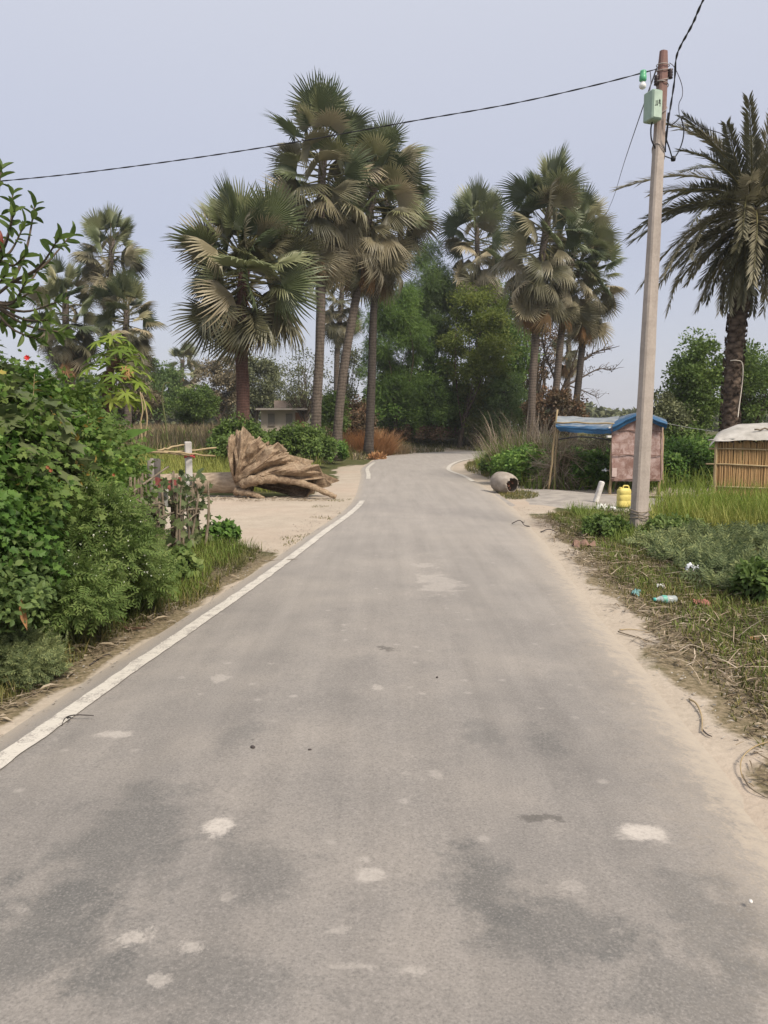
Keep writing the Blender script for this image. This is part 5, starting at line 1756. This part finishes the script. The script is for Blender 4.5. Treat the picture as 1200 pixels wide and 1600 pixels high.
def parthenium(label, px, py, r, h, K):
    q = G(px, py); q[2] = tz(q[0], q[1])
    rt = bush('flowering_weed', label, 'weed', q, (r, r, h), K, .12, 34, .17, .12, M_PARTH, group='white flowered weeds in front of the hedge', proto=SPRIG, stems=14, hang=0, stem_r=.006)
    n = 420
    d = unit(n); d[:, 2] = np.abs(d[:, 2])
    pos = q + np.array([0, 0, h * .45]) + d * np.array([r * 1.05, r * 1.05, h * .72]) * rng.uniform(.75, 1.05, n)[:, None]
    mb = MB()
    scatter(mb, LEAF4, pos, frames(unit(n), unit(n) + np.array([0, -.5, 1])), rng.uniform(.008, .017, n))
    tag(obj('flower', mb, M_WHITE_FL, rt), kind='stuff')
    mb = MB()
    for i in range(40):
        mb.tube([q + np.array([0, 0, h * .3]) + d[i] * r * .3, pos[i] + np.array([0, 0, .02])], [.003, .0015], 4)
    obj('flower_stalk', mb, M_STEM, rt)
parthenium('tallest white flowered weed in front of the stick fence', 160, 990, .36, 1.0, 56)
parthenium('white flowered weed nearest the camera at the hedge foot', 105, 1010, .32, .72, 44)
parthenium('white flowered weed at the foot of the stick fence', 205, 962, .28, .62, 40)
bush_px('low_weed', 'soft feathery weed at the very left edge of the verge', 25, 1063, 60, 55, 30, .10, 60, .10, .07, M_COVER, 'weed', proto=SPRIG, stems=6)
bush_px('low_weed', 'leafy weed at the corner of the sandy yard', 345, 846, 30, 26, 20, .09, 30, .09, .07, M_HEDGE2, 'weed', stems=8)
bush_px('low_weed', 'small green weed in the grass below the stick fence', 275, 910, 40, 40, 24, .09, 36, .08, .06, M_PARTH, 'weed', stems=8)
bush_px('low_weed', 'clump of green weeds at the foot of the utility pole', 945, 840, 36, 26, 30, .10, 60, .07, .045, M_MIDGREEN, 'weed', stems=12)
bush_px('low_weed', 'leafy green weed just right of the utility pole base', 1055, 846, 46, 26, 36, .10, 60, .07, .045, M_PARTH, 'weed', stems=12)
bush_px('low_weed', 'bright green weed in the lower right plants at the photo edge', 1190, 945, 40, 50, 30, .10, 60, .07, .045, M_MIDGREEN, 'weed', stems=12)

# stick fence
fa = np.array([-2.50, 7.35, 0]); fb = np.array([-2.56, 10.4, 0])
fence = thing('stick_fence', 'rough fence of upright dry sticks at the end of the hedge', 'fence', (fa[0], 9, 0))
for i in range(58):
    f = i / 57 + rng.normal(0, .008)
    q = fa * (1 - f) + fb * f + np.array([rng.normal(0, .06), 0, -.05])
    h_ = rng.uniform(.75, 1.12) * (1.05 - .1 * f)
    t_ = q + np.array([rng.normal(.02, .07), rng.normal(0, .10), h_])
    md = (q + t_) / 2 + rng.normal(0, .02, 3)
    mb = MB().tube(catmull([q, md, t_], 4), np.linspace(1, .55, 9) * rng.uniform(.011, .026), 6, 0, True, .06)
    obj('stake', mb, M_TWIG, fence, smooth=True)
for i in range(16):
    f0 = rng.uniform(0, .8); f1 = min(1.02, f0 + rng.uniform(.15, .45))
    z0 = rng.uniform(.2, 1.0)
    a = fa * (1 - f0) + fb * f0 + np.array([.09 + rng.normal(0, .04), 0, z0]); b = fa * (1 - f1) + fb * f1 + np.array([.09 + rng.normal(0, .05), 0, z0 + rng.normal(0, .12)])
    mb = MB().tube(catmull([a, (a + b) / 2 + rng.normal(0, .03, 3), b], 5), rng.uniform(.008, .016), 6, 0, True, .05)
    obj('cross_stick', mb, M_TWIG, fence, smooth=True)
n = 520
f = rng.uniform(0, 1, n)
pos = fa * (1 - f)[:, None] + fb * f[:, None] + np.stack([rng.normal(.03, .10, n), rng.normal(0, .05, n), rng.uniform(.05, 1.0, n)], 1)
k = n2(pos[:, 1], pos[:, 2], 2.5, 3) > -.12
pos = pos[k]; n = len(pos)
mb = MB()
scatter(mb, LOBED, pos, frames(unit(n) + np.array([.3, -.3, -.3]), unit(n) * .7 + np.array([.4, -.5, .6])), rng.uniform(.05, .12, n))
tag(obj('creeper', mb, M_BROAD, None), 'grey green creeper leaves scattered over the stick fence', 'creeper')

for lbl, px, top_, Y, w in (('weathered grey wooden post standing in the stick fence', 237, 716, 9.2, .075), ('dark stub of an old post behind the grey wooden one', 246, 718, 9.5, .10)):
    a = P(px, 800, Y); a[2] = tz(a[0], Y) - .1; b = P(px - 1, top_, Y)
    mb = MB()
    s = np.linspace(0, 1, 8)[:, None]
    mb.tube(a * (1 - s) + b * s + rng.normal(0, .006, (8, 3)), w * .6 * (1 - .15 * s[:, 0]), 8, 0, True, .08)
    tag(obj('wooden_post', mb, noise_mat("weathered_wood", [(.3, (.12, .105, .095)), (.7, (.30, .275, .25))], 6, .9, (2, 2, .4)) if w < .09 else plain("old_wood_dark", (.09, .08, .075), .9), None, True, org=tuple(a)), lbl, 'post')
a = P(296, 800, 10.75); a[2] = -.1; b = P(294.5, 690, 10.75)
mb = MB()
cp_ = thing('concrete_post', 'thin pale concrete post beside the end of the stick fence', 'post', (a[0], a[1], 0))
mid_ = (a + b) / 2
rbox(mb, mid_, (.095, .095, b[2] - a[2]), rotz(R(18)), .01)
obj('shaft', mb, noise_mat("post_concrete", [(.3, (.36, .34, .32)), (.7, (.60, .575, .55))], 5, .9), cp_)
mb = MB()
th = np.linspace(0, 2 * pi * 3, 60)
q = P(296, 712, 10.75)
mb.tube(np.stack([q[0] + np.cos(th) * .068, q[1] + np.sin(th) * .068, q[2] + .02 * np.sin(th * 1.7) - .02 + th * .002], 1), .010, 5)
obj('red_tie', mb, plain("red_string", (.35, .07, .06), .8), cp_)
for lbl, aa, bb in (('bamboo rail sloping up to the concrete post', (205, 703, 9.6), (296, 712, 10.68)),
                    ('bamboo rail sticking out past the concrete post, lower of the two', (252, 705, 10.2), (336, 712.5, 10.9)),
                    ('bamboo rail sticking out past the concrete post, upper of the two', (250, 708, 10.7), (338, 699.5, 11.0)),
                    ('short yellowish stick crossing above the bamboo rails', (246, 704, 10.1), (288, 695, 10.6))):
    mb = MB()
    pole_between(mb, P(*aa), P(*bb), .0135, 6, .006)
    tag(obj('bamboo_rail', mb, M_BAMBOO, None, True), lbl, 'rail', 'bamboo rails at the concrete post')
q = P(262, 745, 9.3)
g = np.zeros((8, 12, 3))
for i in range(8):
    for j in range(12):
        g[i, j] = q + np.array([(j / 11 - .5) * .36, .03 * math.sin(j * 1.3 + i * .5) - .06, -.02 - i / 7 * .17 * (.6 + .4 * math.sin(j)) + .02 * math.sin(j * .8)])
tag(obj('rag', MB().grid(g), plain("rag_dull_red", (.28, .09, .08), .85), None, True), 'dull red rag hung over the stick fence', 'rag')
q = P(262, 775, 9.2)
g = np.zeros((6, 5, 3))
for i in range(6):
    for j in range(5):
        g[i, j] = q + np.array([(j / 4 - .5) * .08, -.02 * math.sin(j + i) - .12, .09 - i / 5 * .2])
tag(obj('plastic_scrap', MB().grid(g), plain("scrap_white3", (.62, .60, .58), .6), None, True), 'white plastic scrap stuck in the stick fence', 'plastic scrap')
# tall dry stalks rising behind the hedge
for lbl, pl in (('tall dry stalk standing up behind the hedge', [(222, 690, 9), (220, 660, 9), (223, 640, 9), (219, 612, 9)]), ('bent dry stalk right of the tall one', [(226, 685, 9.4), (230, 655, 9.4), (226, 630, 9.4), (221, 615, 9.4)]), ('curled green stem rising above the fence', [(262, 690, 9.8), (258, 655, 9.8), (253, 620, 9.8), (257, 600, 9.8), (265, 598, 9.8)])):
    mb = MB().tube(catmull([P(*v) for v in pl], 6), np.linspace(.012, .006, 19), 6)
    tag(obj('dry_stalk', mb, M_BAMBOO if 'dry' in lbl else M_STEM, None, True), lbl, 'stalk', 'stalks above the hedge')
# red flowers in the hedge
M_REDFL = plain("red_petal", (.55, .03, .03), .5)
M_ORFL = plain("orange_petal", (.28, .09, .04), .5)
def flowers(name, label, spots, size, mat, group=None):
    mb = MB()
    for px, py, Y in spots:
        q = P(px, py, Y)
        k = 7
        az = np.arange(k) / k * 2 * pi
        d = np.stack([np.cos(az), np.full(k, -.7), np.sin(az)], 1)
        scatter(mb, LEAF6, np.repeat(q[None], k, 0), frames(d, np.repeat([[0, -1., .3]], k, 0)), np.stack([np.full(k, size * .7), np.full(k, size), np.full(k, size)], 1))
    return tag(obj(name, mb, mat, None), label, 'flower', group)
flowers('red_flower', 'bright red flower in the broad grey leaves at the left edge', [(43, 559, 4.75)], .022, M_REDFL)
flowers('red_flower', 'orange red flowers on the upper face of the hedge', [(75, 730, 4.9), (80, 735, 4.9)], .016, M_ORFL)
flowers('red_flower', 'orange red flowers in the hedge beside the stick fence', [(174, 758, 5.9), (178, 742, 5.95)], .016, M_ORFL)
# dead brown leaf hanging at the hedge foot
def dead_leaf(label, px, py, Y, L, w, d, mat=None):
    q = P(px, py, Y)
    mb = MB()
    scatter(mb, LEAF6, q[None], frames(np.array([d]), np.array([[0.2, -1, .3]])), np.array([[w, L, L]]))
    return tag(obj('dead_leaf', mb, mat or M_PALEDRY, None, True), label, 'leaf', 'dead leaves on the verges')
M_DEADLEAF = noise_mat("dead_leaf_orange", [(.3, (.26, .12, .05)), (.7, (.42, .23, .11))], 14, .8)
dead_leaf('orange brown dead leaf hanging in the foot of the hedge', 33, 935, 4.55, .2, .045, (.15, -.1, -1), M_DEADLEAF)
def ground_leaf(label, px, py, L, w, az, mat=None):
    q = G(px, py); q[2] = tz(q[0], q[1]) + .02
    mb = MB()
    scatter(mb, LEAF6, q[None], frames(np.array([[math.cos(az), math.sin(az), .08]]), np.array([[0, -.2, 1.]])), np.array([[w, L, L]]))
    return tag(obj('dead_leaf', mb, mat or M_PALEDRY, None, True), label, 'leaf', 'dead leaves on the verges')
ground_leaf('curled pale dead leaf at the very left edge of the verge', 8, 1078, .16, .05, .2, M_DEADLEAF)
ground_leaf('pale dead leaf lying at the sand edge near the left line', 62, 1082, .13, .035, .9)
ground_leaf('long tan dead leaf at the foot of the hedge', 105, 1018, .20, .05, .2)
ground_leaf('tan dead leaf under the white flowered weeds', 150, 1012, .18, .035, -.1)
ground_leaf('pale dead leaf on the left sand beside the grass tip', 240, 972, .16, .035, .7)
ground_leaf('pale leaf on the dry grass right of the bottle', 1066, 948, .15, .05, 1.1)
ground_leaf('tan leaf on the dry litter under the grey green plants', 1150, 975, .20, .06, 1.0)
ground_leaf('brown leaf on the litter at the right photo edge', 1172, 1008, .16, .07, .6, M_DEADLEAF)

# guava tree with leaf rosettes at the top left
gt0 = np.array([-3.75, 6.3, tz(-3.75, 6.3)])
guava = thing('guava_tree', 'guava tree reaching in from the left with long leaves against the sky', 'tree', gt0)
hub = np.array([-3.7, 6.25, 1.9])
mb = MB().tube(catmull([gt0 - [0, 0, .1], gt0 + [.05, .02, .9], hub], 6), .05, 10, 0, True, .03)
tipsG = [(2, 262), (20, 300), (22, 330), (55, 318), (38, 352), (92, 372), (112, 366), (5, 400), (38, 400), (66, 410), (8, 430), (50, 455), (20, 475), (75, 500), (30, 510), (95, 470), (40, 440), (12, 500), (58, 530), (100, 520)]
tp = [P(x, y, 6.2 + .35 * math.sin(i * 2.3)) for i, (x, y) in enumerate(tipsG)]
k1 = np.array([P(-20, 470, 6.2), P(20, 440, 6.2), P(-10, 400, 6.2)])
LP, LD, LU = [], [], []
for i, e in enumerate(tp):
    h = k1[0] if tipsG[i][1] > 420 else (k1[1] if tipsG[i][0] > 50 else k1[2])
    md = (h + e) / 2 + np.array([.0, .0, -.06]) + rng.normal(0, .02, 3)
    c = catmull([h, md, e], 6)
    mb.tube(c, np.linspace(.014, .005, len(c)), 6, 0, False)
    ax_ = (c[-1] - c[-4]); ax_ /= np.linalg.norm(ax_)
    for j in range(9):
        f = j / 8
        az = j * 2.4
        u1 = np.cross(ax_, [0.3, 1, .2]); u1 /= np.linalg.norm(u1); u2 = np.cross(ax_, u1)
        rad_ = math.cos(az) * u1 + math.sin(az) * u2
        LP.append(e - ax_ * (1 - f) * .17)
        LD.append(ax_ * (.25 + .9 * f) + rad_ * (1.0 - .5 * f) + np.array([0, 0, -.12]))
        LU.append(ax_ * 1.0 - rad_ * .3 + rng.normal(0, .25, 3))
for h in k1:
    mb.tube(catmull([hub, (hub + h) / 2 + np.array([0, 0, .1]), h], 6), np.linspace(.022, .011, 13), 7, 0, False)
obj('trunk', mb, M_BARK, guava, smooth=True)
LP, LD, LU = np.array(LP), np.array(LD), np.array(LU)
n = len(LP)
mb = MB()
ls = rng.uniform(.085, .14, n)
scatter(mb, ROUND, LP, frames(LD, LU), np.stack([ls * .40, ls, ls * 1.2], 1))
obj('crown', mb, M_GUAVA, guava)
# a red hanging bud and pale pods
mb = MB().lathe([(0, -.07), (.012, -.06), (.02, -.02), (.016, .04), (.004, .07)], 12, 0, Matrix.Translation(P(1, 375, 6.1)))
obj('red_pod', mb, plain("pod_red", (.16, .03, .02), .5), guava, smooth=True)

# papaya
pp0 = P(168, 700, 10.8); pp0[2] = tz(pp0[0], 10.8)
pap = thing('papaya_tree', 'young papaya plant with yellow green hand shaped leaves behind the hedge', 'tree', pp0)
top = P(183, 560, 10.8)
mb = MB().tube(catmull([pp0 - [0, 0, .1], P(166, 620, 10.8), top], 8), np.linspace(.07, .045, 17), 10, 0, True, .03)
obj('trunk', mb, M_BARK_RED, pap, smooth=True)
mp_, ml = MB(), MB()
pv, pf = [], []
# hand-shaped papaya leaf, seven pointed fingers
prf = [(0, 0)]
for k in range(7):
    a = R(-150 + 50 * k)
    if k: prf.append((math.sin(a - R(25)) * .28, math.cos(a - R(25)) * .28))
    prf += [(math.sin(a - .20) * .62, math.cos(a - .20) * .62), (math.sin(a) * 1.0, math.cos(a) * 1.0), (math.sin(a + .20) * .62, math.cos(a + .20) * .62)]
PAPV = np.array([[x, y, -.25 * (x * x + y * y)] for x, y in prf] + [[0, 0.02, .0]])
PAPL = (PAPV, [np.array([[len(prf), i, i + 1] for i in range(1, len(prf) - 1)])])
for i in range(40):
    az = i * 2.4
    el = R(62 - 112 * i / 39)
    d = np.array([math.cos(az) * math.cos(el), math.sin(az) * math.cos(el), math.sin(el)])
    L = rng.uniform(.30, .46)
    st_ = top - np.array([0, 0, .3 * i / 39])
    e = st_ + d * L + np.array([0, 0, -.05])
    mp_.tube(catmull([st_, st_ + d * L * .5 + np.array([0, 0, .04]), e], 4), .007, 5)
    outd = np.array([d[0], d[1], -.35 - .6 * (i / 39)])
    sc = rng.uniform(.17, .25)
    scatter(ml, PAPL, e[None], frames(outd[None], np.array([[d[0] * .3, d[1] * .3, 1.]])), np.array([sc]))
obj('leaf_stalk', mp_, M_STEM, pap, smooth=True)
obj('crown', ml, M_BRIGHT, pap)
mb = MB()
q = np.array([P(194, 578, 10.5), P(200, 585, 10.5), P(192, 588, 10.5)])
scatter(mb, PAPL, q, frames(np.array([[.1, -.2, -1.], [.3, 0, -1], [-.2, 0, -1]]), np.array([[0, -1., .2]] * 3)), np.array([.08, .09, .07]))
obj('withered_leaf', mb, noise_mat("papaya_withered", [(.3, (.28, .15, .06)), (.7, (.42, .26, .12))], 8, .8), pap)
# banana-like broad leaf low behind the hedge
for lbl, px, py, Y, az, L in (('broad glossy leaf standing above the hedge end', 178, 690, 8.6, .5, .55), ('second broad glossy leaf leaning right above the hedge end', 190, 700, 8.8, .2, .5)):
    q = P(px - 10, py + 12, Y)
    mb = MB()
    scatter(mb, LEAF6, q[None], frames(np.array([[math.cos(az), -.2, math.sin(az)]]), np.array([[-.4, -.8, .7]])), np.array([[.20, L, L * .8]]))
    mb.tube([np.array([q[0] - .05, q[1], tz(q[0], q[1])]), q], .012, 6)
    tag(obj('broad_leaf_plant', mb, M_HEDGE, None, True), lbl, 'plant', 'broad leaved plants behind the hedge')

# ------------------------------------------------------------------ reeds, dry bush, straw heap
def clump(name, label, cat, px, py, r, h0, h1, n, w, mats, lean=.28, plume=True, group=None, parts=('stalk',)):
    q = G(px, py); q[2] = tz(q[0], q[1])
    root = thing(name, label, cat, q, group)
    for nm, mat, cnt, ha, hb2, ww in mats:
        az = rng.uniform(0, 2 * pi, cnt); rr = r * np.sqrt(rng.uniform(0, 1, cnt))
        pos = q + np.stack([np.cos(az) * rr, np.sin(az) * rr, np.full(cnt, -.03)], 1)
        tl = np.abs(rng.normal(0, lean, cnt)) + .25 * rr / r
        a2 = az + rng.normal(0, .7, cnt)
        d = np.stack([np.cos(a2) * np.sin(tl), np.sin(a2) * np.sin(tl), np.cos(tl)], 1)
        up = np.stack([np.cos(a2), np.sin(a2), 0 * a2], 1)
        h = rng.uniform(ha, hb2, cnt)
        mb = MB()
        scatter(mb, BLADE, pos, frames(d, up), np.stack([ww * rng.uniform(.6, 1.3, cnt), h, h * .55], 1))
        obj(nm, mb, mat, root)
    return root
clump('reed_clump', 'tall reeds with dry tan stalks standing behind the clay jar', 'reeds', 828, 748, 1.0, 0, 0, 0, 0, [('green_blade', M_GRASS, 900, .7, 1.7, .022), ('dry_stalk', M_STRAW, 420, 1.0, 2.5, .020)], .2, group='reed clumps by the stall')
clump('reed_clump', 'looser reeds between the clay jar and the stall posts', 'reeds', 862, 748, .9, 0, 0, 0, 0, [('green_blade', M_GRASS_D, 700, .6, 1.6, .022), ('dry_stalk', M_STRAW, 260, .8, 2.1, .018)], .3, group='reed clumps by the stall')
clump('reed_clump', 'low green reeds beside the curve of the road', 'reeds', 793, 738, .8, 0, 0, 0, 0, [('green_blade', M_GRASS, 500, .5, 1.3, .022), ('dry_stalk', M_STRAW, 160, .7, 1.9, .018)], .3, group='reed clumps by the stall')
clump('dry_bush', 'rust brown dry bush at the foot of the straight palm', 'bush', 574, 711, 1.35, 0, 0, 0, 0, [('stalk', M_DRYBUSH, 3600, .6, 1.75, .030)], .42)
clump('dry_grass_tuft', 'tan dry grass right of the rust brown bush', 'grass tuft', 612, 709, 1.0, 0, 0, 0, 0, [('stalk', M_GRASS_T, 900, .4, .9, .03)], .4)
# heap of dry straw and sticks under the canopy
def stickheap(label, px, py, Y, rx, rz, n, mat, L=.9):
    q = P(px, py, Y); q[2] = tz(q[0], Y)
    mb = MB()
    d = unit(n); d[:, 2] = np.abs(d[:, 2])
    pos = q + d * np.array([rx, rx * .6, rz]) * (rng.uniform(0, 1, n) ** .5)[:, None]
    dirs = unit(n) + np.array([0, 0, -.6]) + d * .5
    scatter(mb, STRIP, pos, frames(dirs, unit(n)), np.stack([np.full(n, .014), rng.uniform(.4, 1, n) * L, np.full(n, .3)], 1))
    return tag(obj('brushwood_heap', mb, mat, None, org=tuple(q)), label, 'brushwood', 'dry brushwood around the stall')
stickheap('dry tan reed bundle hanging behind the left stall posts', 876, 760, 19.8, .42, 1.35, 900, M_STRAW)
stickheap('dark brown brushwood heap behind the canopy', 935, 740, 21.5, .7, 1.3, 1400, M_TWIG)

# twigs lying about
def twig(label, pts, r, mat=None, side=()):
    r = r * .72
    mb = MB()
    w = []
    for x, y, *dz in pts:
        q = G(x, y); q[2] = max(tz(q[0], q[1]), .02 if road_dist([q[0]], [q[1]])[0][0] > -3 else .0) + r + .012 + (dz[0] if dz else 0)
        dl_, dr_ = road_dist([q[0]], [q[1]])
        q[2] = (.045 if max(dl_[0], dr_[0]) < -.15 else (.02 if max(dl_[0], dr_[0]) < 0 else tz(q[0], q[1]))) + r + (dz[0] if dz else 0)
        w.append(q)
    mb.tube(catmull(w, 5), np.linspace(r, r * .5, (len(w) - 1) * 5 + 1), 6, 0, True, .06)
    for a_, b_ in side:
        mb.tube([w[a_], (w[a_] + w[b_]) / 2 + np.array([.02, -.05, .01]), w[a_] + np.array([.05, -.11, .015])], [r * .7, r * .5, r * .3], 5)
    return tag(obj('twig', mb, mat or M_TWIG, None, True), label, 'twig', 'twigs fallen beside the road')
M_DARKTWIG = plain("dark_twig", (.06, .05, .048), .9)
twig('dark forked twig lying beside the left white line', [(97, 1140), (104, 1129, .004), (120, 1131), (147, 1132)], .007, M_DARKTWIG, ((1, 2),))
twig('thin grey stick on the sand beside the left verge', [(40, 1092), (70, 1078), (98, 1072)], .006)
twig('thin stick on the far left sand by the hedge foot', [(140, 1040), (165, 1024), (176, 1026)], .006, M_DARKTWIG)
twig('long grey stick lying on the right sand edge', [(966, 988), (985, 994), (1005, 1000), (1028, 1007)], .008)
twig('shorter pale stick just above the long grey one', [(968, 985), (985, 984), (1010, 987)], .007, M_BAMBOO)
twig('curved pale stick lying on the sand in the right foreground', [(1077, 1094), (1088, 1104, .01), (1096, 1120), (1097, 1144)], .009, M_BAMBOO)
twig('dark stick touching the curved pale one', [(1097, 1141), (1104, 1148), (1112, 1152)], .007, M_DARKTWIG)
twig('thin stick on the sand above the bottle', [(920, 922), (935, 921), (950, 925)], .006)
twig('thin brown stick across the white line beside the yard', [(408, 877), (430, 876), (465, 880)], .007)
twig('dark twig heap on the road edge below the clay jar', [(800, 823), (812, 821, .03), (820, 824), (828, 826)], .012, M_DARKTWIG, ((1, 2), (2, 3)))
twig('dark stick at the sand edge left of the pole', [(845, 832), (858, 830, .02), (870, 833)], .014, M_DARKTWIG)
twig('curved dry stem in the lower right corner', [(1200, 1160), (1175, 1176, .02), (1158, 1195, .02), (1160, 1215), (1178, 1230)], .006, M_BAMBOO)
twig('second dry stem in the lower right corner', [(1160, 1212), (1172, 1232), (1198, 1248)], .006)
twig('short stick lying in the sandy yard by the fence end', [(303, 778), (315, 779), (328, 781)], .02)
twig('thick brown stick end poking from the left grass', [(192, 984), (205, 985), (228, 984)], .022, plain("stub_brown", (.11, .06, .04), .95))
for lbl, x, y, w_ in (('dark pebble on the road below the left pale patches', 395, 1167, .012), ('small dark pebble on the road left of centre', 484, 1171, .007), ('dark pebble on the middle of the road', 683, 1058, .008), ('white chip of stone on the road near the right edge', 1173, 1408, .008)):
    q = G(x, y, .045)
    mb = MB()
    g = [(0, -w_ * .4), (w_ * .8, -w_ * .3), (w_, 0), (w_ * .7, w_ * .4), (0, w_ * .5)]
    mb.lathe(g, 7, 0, Matrix.Translation(q) @ Matrix.Rotation(x, 4, 'Z') @ Matrix.Diagonal((1.4, .9, 1, 1)))
    tag(obj('pebble', mb, plain("pebble_white", (.6, .58, .55), .9) if 'white' in lbl else M_DARKTWIG, None, True), lbl, 'pebble', 'pebbles on the road')
# brown dead heap at the far left road edge
q = G(590, 718)
mb = MB()
n = 260
d = unit(n); d[:, 2] = np.abs(d[:, 2])
scatter(mb, LEAF6, q + d * np.array([.34, .3, .22]), frames(unit(n), unit(n)), np.stack([np.full(n, .10), np.full(n, .26), np.full(n, .2)], 1))
tag(obj('leaf_heap', mb, M_DRYBUSH, None, org=tuple(q)), 'small heap of brown dead leaves at the outer edge of the bend', 'leaf heap')

# ------------------------------------------------------------------ the hazy air
hz_m = bpy.data.materials.new("haze_air"); hz_m.use_nodes = True
nt = hz_m.node_tree; nt.nodes.clear()
vol = nt.nodes.new('ShaderNodeVolumePrincipled')
vol.inputs['Color'].default_value = (.90, .92, .96, 1)
vol.inputs['Density'].default_value = .0006
vol.inputs['Anisotropy'].default_value = .2
ho = nt.nodes.new('ShaderNodeOutputMaterial')
nt.links.new(vol.outputs[0], ho.inputs['Volume'])
HAZE = True
if HAZE:
    mb = MB().box((0, 305, 11.9), (860, 650, 27))
    tag(obj('haze', mb, hz_m), kind='stuff')
# ------------------------------------------------------------------ light, sky, air
W = bpy.data.worlds.new("World")
SC.world = W
W.use_nodes = True
nt = W.node_tree
nt.nodes.clear()
sky = nt.nodes.new('ShaderNodeTexSky')
sky.sky_type = 'NISHITA'
sky.sun_disc = False
SUN_EL, SUN_AZ = R(48), R(140)      # azimuth clockwise from +Y: behind the camera, to the right
sky.sun_elevation = SUN_EL
sky.sun_rotation = SUN_AZ
sky.air_density = 1.0
sky.dust_density = 3.0
sky.ozone_density = 1.5
veil = nt.nodes.new('ShaderNodeMix'); veil.data_type = 'RGBA'
veil.inputs[0].default_value = .72
veil.inputs[7].default_value = (4.95, 5.05, 6.05, 1)
nt.links.new(sky.outputs[0], veil.inputs[6])
tcw = nt.nodes.new('ShaderNodeTexCoord')
sxw = nt.nodes.new('ShaderNodeSeparateXYZ')
nt.links.new(tcw.outputs['Generated'], sxw.inputs[0])
rw = nt.nodes.new('ShaderNodeValToRGB')
for e_, (p_, c_) in zip([rw.color_ramp.elements[0], rw.color_ramp.elements[1], rw.color_ramp.elements.new(.22)], [(0, (.62, .625, .69, 1)), (.6, (.485, .505, .645, 1)), (.22, (.54, .555, .665, 1))]):
    e_.position = p_; e_.color = c_
nt.links.new(sxw.outputs['Z'], rw.inputs[0])
mulw = nt.nodes.new('ShaderNodeVectorMath'); mulw.operation = 'SCALE'; mulw.inputs['Scale'].default_value = 10.0
nt.links.new(rw.outputs[0], mulw.inputs[0])
nt.links.new(mulw.outputs[0], veil.inputs[7])
bg = nt.nodes.new('ShaderNodeBackground')
bg.inputs['Strength'].default_value = .076
nt.links.new(veil.outputs[2], bg.inputs['Color'])
wo = nt.nodes.new('ShaderNodeOutputWorld')
nt.links.new(bg.outputs[0], wo.inputs[0])
sd = bpy.data.lights.new("sun", 'SUN')
sd.energy = 2.9
sd.angle = R(16)
sd.color = (1.0, .90, .76)
so = bpy.data.objects.new("sun", sd)
COL.objects.link(so)
dv = Vector((math.sin(SUN_AZ) * math.cos(SUN_EL), math.cos(SUN_AZ) * math.cos(SUN_EL), math.sin(SUN_EL)))
so.rotation_euler = dv.to_track_quat('Z', 'Y').to_euler()

SC.render.engine = 'CYCLES'
SC.view_settings.view_transform = 'Standard'
SC.view_settings.look = 'None'
SC.view_settings.exposure = 0.66
SC.view_settings.gamma = 1.0
SC.cycles.max_bounces = 6
SC.cycles.diffuse_bounces = 3
SC.cycles.transmission_bounces = 4
SC.cycles.transparent_max_bounces = 6
SC.cycles.use_denoising = True
